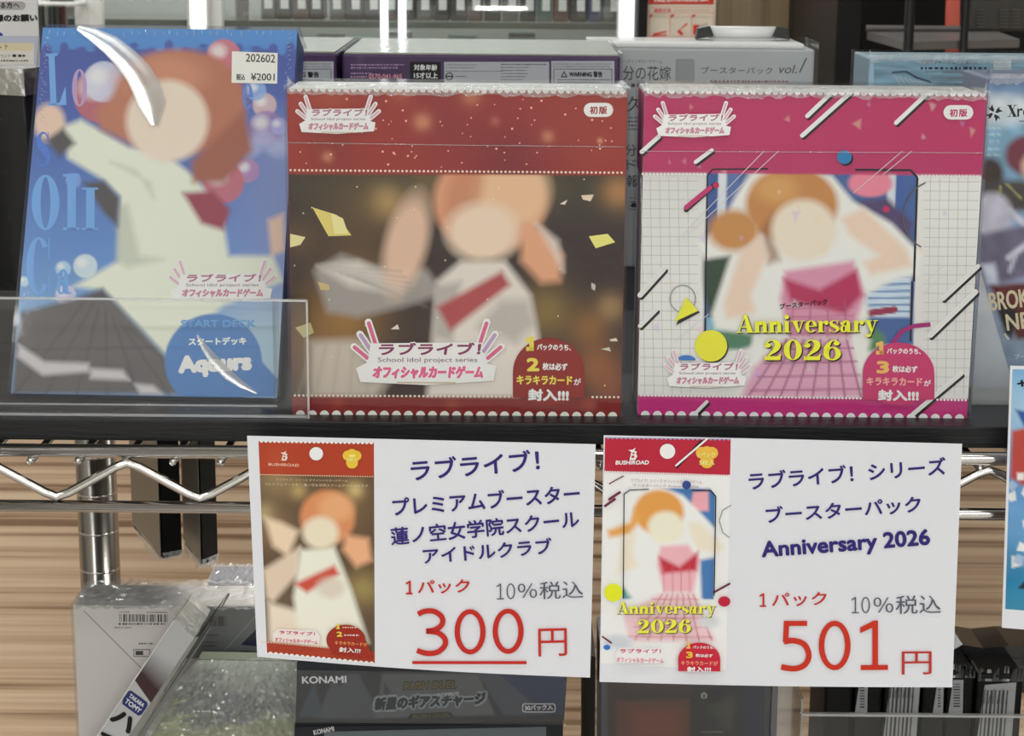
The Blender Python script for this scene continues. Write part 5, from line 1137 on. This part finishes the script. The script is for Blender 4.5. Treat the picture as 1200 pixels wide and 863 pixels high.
# dark violet box behind it
Y = 1.07; A = atY(243, 683, Y); B = atY(330, 683, Y)
d = carton('dark_violet_box', 'dark violet box with silver film top showing behind the white carton', 'box', (A.x, Y, LZ), (B.x, Y, LZ), (0, 0, A.z - LZ), .03, plain('dark_violet', (58, 56, 84), .4), None, .001)
build('silver_edge', MB().box((A.x, Y - .0006, A.z - .0042), (B.x, Y, A.z - .0022)), plain('light_violet', (140, 140, 164), .4), d['root'])
blanket('film_top', A.x, B.x, Y - .0005, Y + .03, A.z + .0005, .0016, CRINK2, d['root'], 5, 34, 10, .001)

# slim blister pack leaning diagonally
Yb = .955; S = Surf((0, Yb, 1), (0, -1, 0), 4e-5)
pA, pB = (204, 727), (227.5, 747.5); dA = (-.552, .834); 
def along(p_, t): return (p_[0] + dA[0] * t, p_[1] + dA[1] * t)
T_ = 330
r = thing('blister_pack', 'slim white pack with bold black katakana leaning diagonally across the white carton', 'pack', S.at(*along(pA, T_)))
e1, e2 = along(pA, T_), along((pB[0] - 1, pB[1]), T_)
build('backing_card', MB().prism([S.at(267, 696, -30), S.at(269, 698, -30), S.at(*along((262, 735), T_), -30), S.at(*along((252, 728), T_), -30), S.at(243, 742, -30)], Vector((0, .0008, 0))), plain('backing_grey', (112, 112, 108), .4), r)
build('backing_edge', MB().prism([S.at(267, 696, -20), S.at(192, 812, -20), S.at(186, 806, -20), S.at(243, 734, -20)], Vector((0, .0006, 0))), plain('backing_dark', (30, 28, 28), .3), r)
build('pack_body', MB().prism([S.at(*pA), S.at(*pB), S.at(*e2), S.at(*e1)], Vector((0, .012, 0))), plain('pack_white', (178, 178, 180), .35, coat=.6), r)
build('clear_tip', MB().prism([S.at(*pA), S.at(221, 704), S.at(243, 723), S.at(*pB)], Vector((0, .010, 0))), film_mat('tip_film', .2, 200, .004, 1, .12, tint=(.9, .86, .76), haze=.35, detail=5), r)
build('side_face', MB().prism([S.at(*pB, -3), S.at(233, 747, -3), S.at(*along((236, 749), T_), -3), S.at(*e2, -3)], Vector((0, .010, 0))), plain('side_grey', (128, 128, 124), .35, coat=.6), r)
cv = Canvas(S, [along(pA, 42), along(pB, 36), along(pB, 92), along(pA, 84)], 24, 40, 1)
m = np.clip((cv.v - .05) * 1.5, 0, 1); cv.fill(c(178, 178, 180)); cv.mix(m, c(66, 46, 48)); cv.done('printed_band', r)
p = Prn(S, 3)
def strip(pts): return [tuple(np.array(pA) + (np.array(pB) - pA) * u + np.array(dA) * t) for u, t in pts]
def rr_(pts, col): p.poly(strip(pts), col)
NV = c(42, 52, 104)
rr_([(.12, 96), (.88, 94), (.96, 97), (.96, 109), (.88, 113), (.12, 115), (.04, 111), (.04, 99)], NV); 
def ptext(txt, u0, t0, u1, t1, h, col, bold=.03): 
    a_, b_ = strip([(u0, t0), (u1, t1)]); p.text(txt, a_, b_, h, col, bold)
ptext('TAKARA', .16, 104, .84, 102, 5, c(220, 220, 228)); ptext('TOMY', .14, 112, .86, 110, 6, c(220, 220, 228))
for k, ch in enumerate('ハイキュー'): ptext(ch, .05, 140 + k * 26, 1.0, 136 + k * 26, 19, c(20, 20, 20), .06)
p.line(*strip([(0, 0)])[0], *strip([(0, T_)])[0], 1.2, c(214, 214, 214)); p.done('printed_lettering', r)

# green picture pack in loose film
Yg = .978; S = Surf((0, Yg, 1), (0, -1, 0), 4e-5)
def lowbox(name, lab, cat, pix, Y, depth, m, **k):
    Sf = Surf((0, Y, 1), (0, -1, 0), 4e-5); P_ = [Sf.at(*q) for q in pix]; r = thing(name, lab, cat, (sum((q.x for q in P_)) / len(P_), Y, min(q.z for q in P_)), **k)
    mb = MB().prism(P_, Vector((0, depth, 0))); mb.bm.normal_update(); bmesh.ops.bevel(mb.bm, geom=list(mb.bm.edges), offset=.0007, segments=2, affect='EDGES'); build('carton', mb, m, r); return r, Sf
zl = lambda Y: proj((0, Y, LZ))[1]
r, S = lowbox('film_pack', 'flat pack with green grass picture in glossy crumpled film', 'pack', [(232, 773), (356, 775), (356, zl(Yg)), (130, zl(Yg))], Yg, .012, plain('pack_green_grey', (120, 128, 112), .4))
cv = Canvas(S, [(232, 774), (355, 776), (355, 872), (172, 872)], 90, 60, 1); cv.vgrad([(773, c(190, 198, 184)), (800, c(160, 168, 156)), (830, c(118, 122, 116)), (850, c(150, 156, 108)), (872, c(150, 154, 96))])  # pale upper end also holds the highlights of the film
cv.ell(240, 830, 34, 26, c(60, 66, 56), 14, 0, .8); cv.ell(240, 800, 24, 20, c(84, 94, 80), 10, 0, .6); cv.poly([(255, 812), (290, 812), (310, 830), (290, 850), (255, 848)], c(104, 104, 108), 4)
rg = random.Random(4)
for k in range(40): x, y = rg.uniform(180, 220), rg.uniform(820, 868); cv.line(x - 14, y + 4, x + 10, y - 2, 1.6, c(*rg.choice(((160, 170, 70), (120, 130, 56), (190, 196, 110)))), 1.5, .7)
for k in range(26): x, y = rg.uniform(250, 350), rg.uniform(838, 870); cv.line(x, y, x + rg.uniform(-6, 6), y - 9, 1.8, c(*rg.choice(((150, 160, 80), (120, 128, 70), (176, 180, 120)))), 1.5, .7)
cv.done('printed_picture', r); p = Prn(S, 3); scribble(p, 226, 834, 252, 3.5, c(214, 214, 206), 34); p.done('printed_lettering', r)
rgn = np.random.default_rng(8); me = MB(); nx, ny = 46, 34; vs = []
for j in range(ny):
    for i in range(nx):
        u, v_ = i / (nx - 1), j / (ny - 1); x0_ = 232 + (140 - 232) * v_; x = x0_ + (357 - x0_) * u; y = 771 + v_ * 105; vs.append(me.bm.verts.new(S.at(x, y, 40) + Vector((0, -rgn.random() * .0022 - .001 * math.sin(u * 9 + v_ * 7), 0))))
for j in range(ny - 1):
    for i in range(nx - 1): a = j * nx + i; me.bm.faces.new((vs[a], vs[a + nx], vs[a + nx + 1], vs[a + 1]))
build('loose_film', me, CRINK2, r)

# dark cartons in the middle below the cards
Yk = .93
DK1 = plain('dark_slate_card', (28, 32, 38), .45, spec=.25)
r, S = lowbox('slate_carton', 'dark slate card carton with angular grey print below the 300 yen card', 'box', [(348, 775), (665, 785), (661, 847), (346, 850)], Yk, .10, DK1)
cv = Canvas(S, [(348, 776), (664, 786), (660, 838), (347, 846)], 160, 34, 1); cv.fill(c(40, 44, 50))
for pts, col in (([(372, 842), (392, 790), (420, 790), (448, 842)], (70, 76, 82)), ([(440, 842), (448, 790), (560, 790), (580, 838)], (86, 90, 94)), ([(560, 790), (585, 790), (640, 838), (590, 838)], (66, 74, 88)), ([(585, 790), (664, 790), (664, 838), (640, 838)], (38, 52, 84)), ([(390, 790), (405, 790), (398, 806)], (30, 52, 70)), ([(350, 840), (368, 800), (380, 842)], (60, 70, 78)), ([(450, 800), (458, 812), (450, 814)], (40, 44, 50))): cv.poly(pts, c(*col), 3, .9)
cv.done('printed_front', r)
p = Prn(S, 3); p.text('KONAMI', (354, 801.5), (406, 800.5), 8.5, c(206, 208, 212), .03, 0, .04, c(60, 66, 74))
p.text('RUSH DUEL', (473, 808.5), (534, 806.5), 9, c(92, 86, 54), .04, .25, .05, c(24, 24, 24)); p.text('新星のギアスチャージ', (438, 833), (568, 826), 16, c(30, 34, 40), .05, .2, .07, c(128, 140, 150)); p.text('KONAMI', (513, 817), (538, 815), 5, c(150, 156, 160), .03)
p.poly([(476, 842), (482, 836), (528, 834), (532, 840)], c(22, 24, 28)); p.text('RUSH DUEL', (484, 841.5), (528, 839.5), 4.6, c(84, 78, 54), .03)
p.rrect(612, 824, 651, 834.5, 3, c(196, 198, 202)); p.rrect(613, 825, 650, 833.5, 2.5, c(40, 48, 70)); p.text('30パック入', (615, 832.5), (648, 831.5), 6.5, c(206, 208, 214), .02)
p.done('printed_lettering', r)
f = MB(); f.box((S.at(346, 800).x, Yk - .0018, S.at(500, 847).z), (S.at(664, 800).x, Yk - .0014, S.at(500, 786).z)); build('film_front', f, FILM, r)
r2, S2 = lowbox('slate_carton', 'lower slate carton, its upper edge just visible at the bottom of the picture', 'box', [(345, 850.5), (660, 847.5), (652, zl(Yk)), (340, zl(Yk))], Yk, .10, DK1)
p = Prn(S2, 2); p.poly([(380, 858), (640, 852), (640, 875), (380, 875)], c(96, 104, 110)); p.text('KONAMI', (368, 862), (392, 857), 6, c(190, 190, 196), .03); p.done('printed_front', r2)
# black upright edge and dark navy box
r, S = lowbox('black_sleeve', 'narrow black upright sleeve between the two price cards', 'sleeve', [(687, 770), (698, 770), (697, zl(Yk)), (686, zl(Yk))], Yk, .08, plain('sleeve_black', (18, 16, 16), .5, spec=.2))
r, S = lowbox('navy_box', 'dark navy box with brown panel below the 501 yen card', 'box', [(705, 770), (905, 770), (903, zl(Yk)), (703, zl(Yk))], Yk, .06, plain('navy_card', (24, 26, 46), .35))
cv = Canvas(S, [(712, 775), (896, 775), (896, 872), (712, 872)], 70, 50, 1); cv.fill(c(44, 28, 28)); cv.poly([(722, 822), (808, 820), (808, 872), (722, 872)], c(82, 46, 36), 6); cv.poly([(740, 832), (800, 832), (800, 866), (740, 866)], c(112, 56, 38), 14, .7); cv.poly([(810, 775), (872, 775), (872, 872), (810, 872)], c(24, 24, 26), 1.5); cv.poly([(872, 775), (897, 775), (897, 872), (872, 872)], c(22, 26, 52), 2); cv.ell(846, 832, 16, 8, c(44, 52, 34), 6, 0, .9); cv.poly([(848, 818), (862, 816), (856, 856), (842, 850)], c(60, 56, 52), 6, .6)
cv.done('printed_front', r); p = Prn(S, 3); p.poly([(821, 814), (825, 811), (829, 814), (828, 819), (822, 819)], c(130, 128, 120)); p.text('1', (824, 818), (826, 818), 4, c(24, 24, 26), .02); scribble(p, 822, 858, 848, 2.4, c(110, 104, 96), 3); p.done('printed_mark', r)
build('clear_cover', MB().box((S.at(697, 800).x, Yk - .004, LZ), (S.at(913, 800).x, Yk - .002, S.at(800, 795).z)), ACRYL, r)
build('cover_edge', MB().box((S.at(904, 800).x, Yk - .0045, LZ), (S.at(911, 800).x, Yk, S.at(800, 795).z)), plain('cover_grey', (98, 98, 104), .3), r)

# clear bin with black packs at right
Yp = .965; BP = mat('black_pack'); rg = random.Random(21)
tops = [(968, 1000, 792, 'plain'), (1003, 1035, 788, 'a'), (1038, 1080, 786, 'b'), (1083, 1110, 790, 'c'), (1112, 1143, 786, 'd'), (1146, 1200, 790, 'e')]
STK = plain('sticker_grey', (150, 152, 154), .5)
lay = {'a': [(1003.5, 798, 1018, 838)], 'b': [(1040, 796, 1079, 872)], 'c': [(1095, 797, 1107, 836)], 'd': [(1113, 797, 1130, 838)], 'e': [(1150, 803, 1191, 872)]}
LBL = {'plain': 'black film pack at the left end of the clear bin', 'a': 'black film pack with a narrow white sticker, second from the left in the clear bin', 'b': 'black film pack with a wide barcode sticker in the middle of the clear bin', 'c': 'black film pack between the wide and narrow stickered packs in the clear bin', 'd': 'black film pack with an upright narrow sticker near the right of the bin', 'e': 'black film pack with a wide tilted barcode sticker at the right of the bin'}
for x0, x1, yt, key in tops:
    Yq = Yp + rg.uniform(0, .006); Sf = Surf((0, Yq, 1), (0, -1, 0), 4e-5)
    A = Sf.at(x0, yt); B = Sf.at(x1, yt); r = thing('black_pack', LBL[key], 'pack', ((A.x + B.x) / 2, Yq, LZ))
    build('pack_body', MB().box((A.x, Yq, LZ), (B.x, Yq + .05, A.z), .0015), BP, r)
    n_ = 14; fm = MB(); pv = None
    for i in range(n_): 
        xx = A.x + (B.x - A.x) * i / (n_ - 1); u = fm.bm.verts.new((xx, Yq - .0006, A.z - .004)); t_ = fm.bm.verts.new((xx, Yq + rg.uniform(0, .004), A.z + rg.uniform(.0008, .004)))
        if pv: fm.bm.faces.new((pv[0], u, t_, pv[1]))
        pv = (u, t_)
    build('film_top', fm, mat('black_film', (.012, .012, .012), .2, coat=.25), r)
    for (a, b, c2, d2) in lay.get(key, []):
        p = Prn(Sf, 3); sk = -6 if c2 - a > 30 else -2
        p.poly([(a + 4, b), (c2 - (0 if c2 - a > 30 else 1), b - (3 if c2 - a > 30 else 0)), (c2 + sk, d2), (a + sk, d2)], c(152, 154, 156)); ink = c(70, 70, 72)
        if c2 - a > 30:
            for k in range(7): p.line(a + 3 + k * 4.6, b + 6, a + k * 4.6 - 2, d2 - 4, 1.6 + (k % 3) * .5, ink)
            for k in range(6): p.line(a + 5 + k * 5, b + 4 + (k % 2) * 8, a + 3 + k * 5, b + 22, 1, c(90, 90, 92))
        else:
            for k in range(9): p.line(a + 4, b + 5 + k * 3.2, c2 - 5, b + 5 + k * 3.2, 1 + (k % 3) * .4, ink)
        p.done('price_sticker', r, PAPER, 'pale grey barcode sticker')
Sf = Surf((0, Yp + .03, 1), (0, -1, 0)); A = Sf.at(1112, 805); B = Sf.at(1230, 757)
o = build('film_bundle', MB().prism([Sf.at(1110, 800), Sf.at(1117, 762), Sf.at(1128, 756), Sf.at(1152, 760), Sf.at(1182, 757), Sf.at(1235, 758), Sf.at(1235, 812), Sf.at(1110, 812)], Vector((0, .03, 0))), mat('black_film'), None, loc=A)
tag(o, 'bundle in black crinkled film lying behind the stickered packs', 'bundle')
A = Sf.at(1130, 840)
a = Surf((0, Yp - .012, 1), (0, -1, 0)); X0 = a.at(938, 850).x; zb = a.at(1100, 839).z
r = thing('clear_bin', 'clear plastic bin holding the black film packs at lower right', 'bin', (X0 + .08, Yp + .02, LZ))
build('front_panel', MB().box((X0, Yp - .012, LZ), (X0 + .17, Yp - .0105, zb), .0003), ACRYL, r)
build('rim', MB().box((X0, Yp - .0128, zb - .0008), (X0 + .17, Yp - .010, zb + .0006), .0002), ACEDGE, r)
build('side_panel', MB().box((X0, Yp - .0105, LZ), (X0 + .0015, Yp + .09, zb + .008), .0003), ACRYLM, r)
build('rear_panel', MB().box((X0 + .0015, Yp + .088, LZ), (X0 + .17, Yp + .0895, zb), .0003), ACRYL, r)
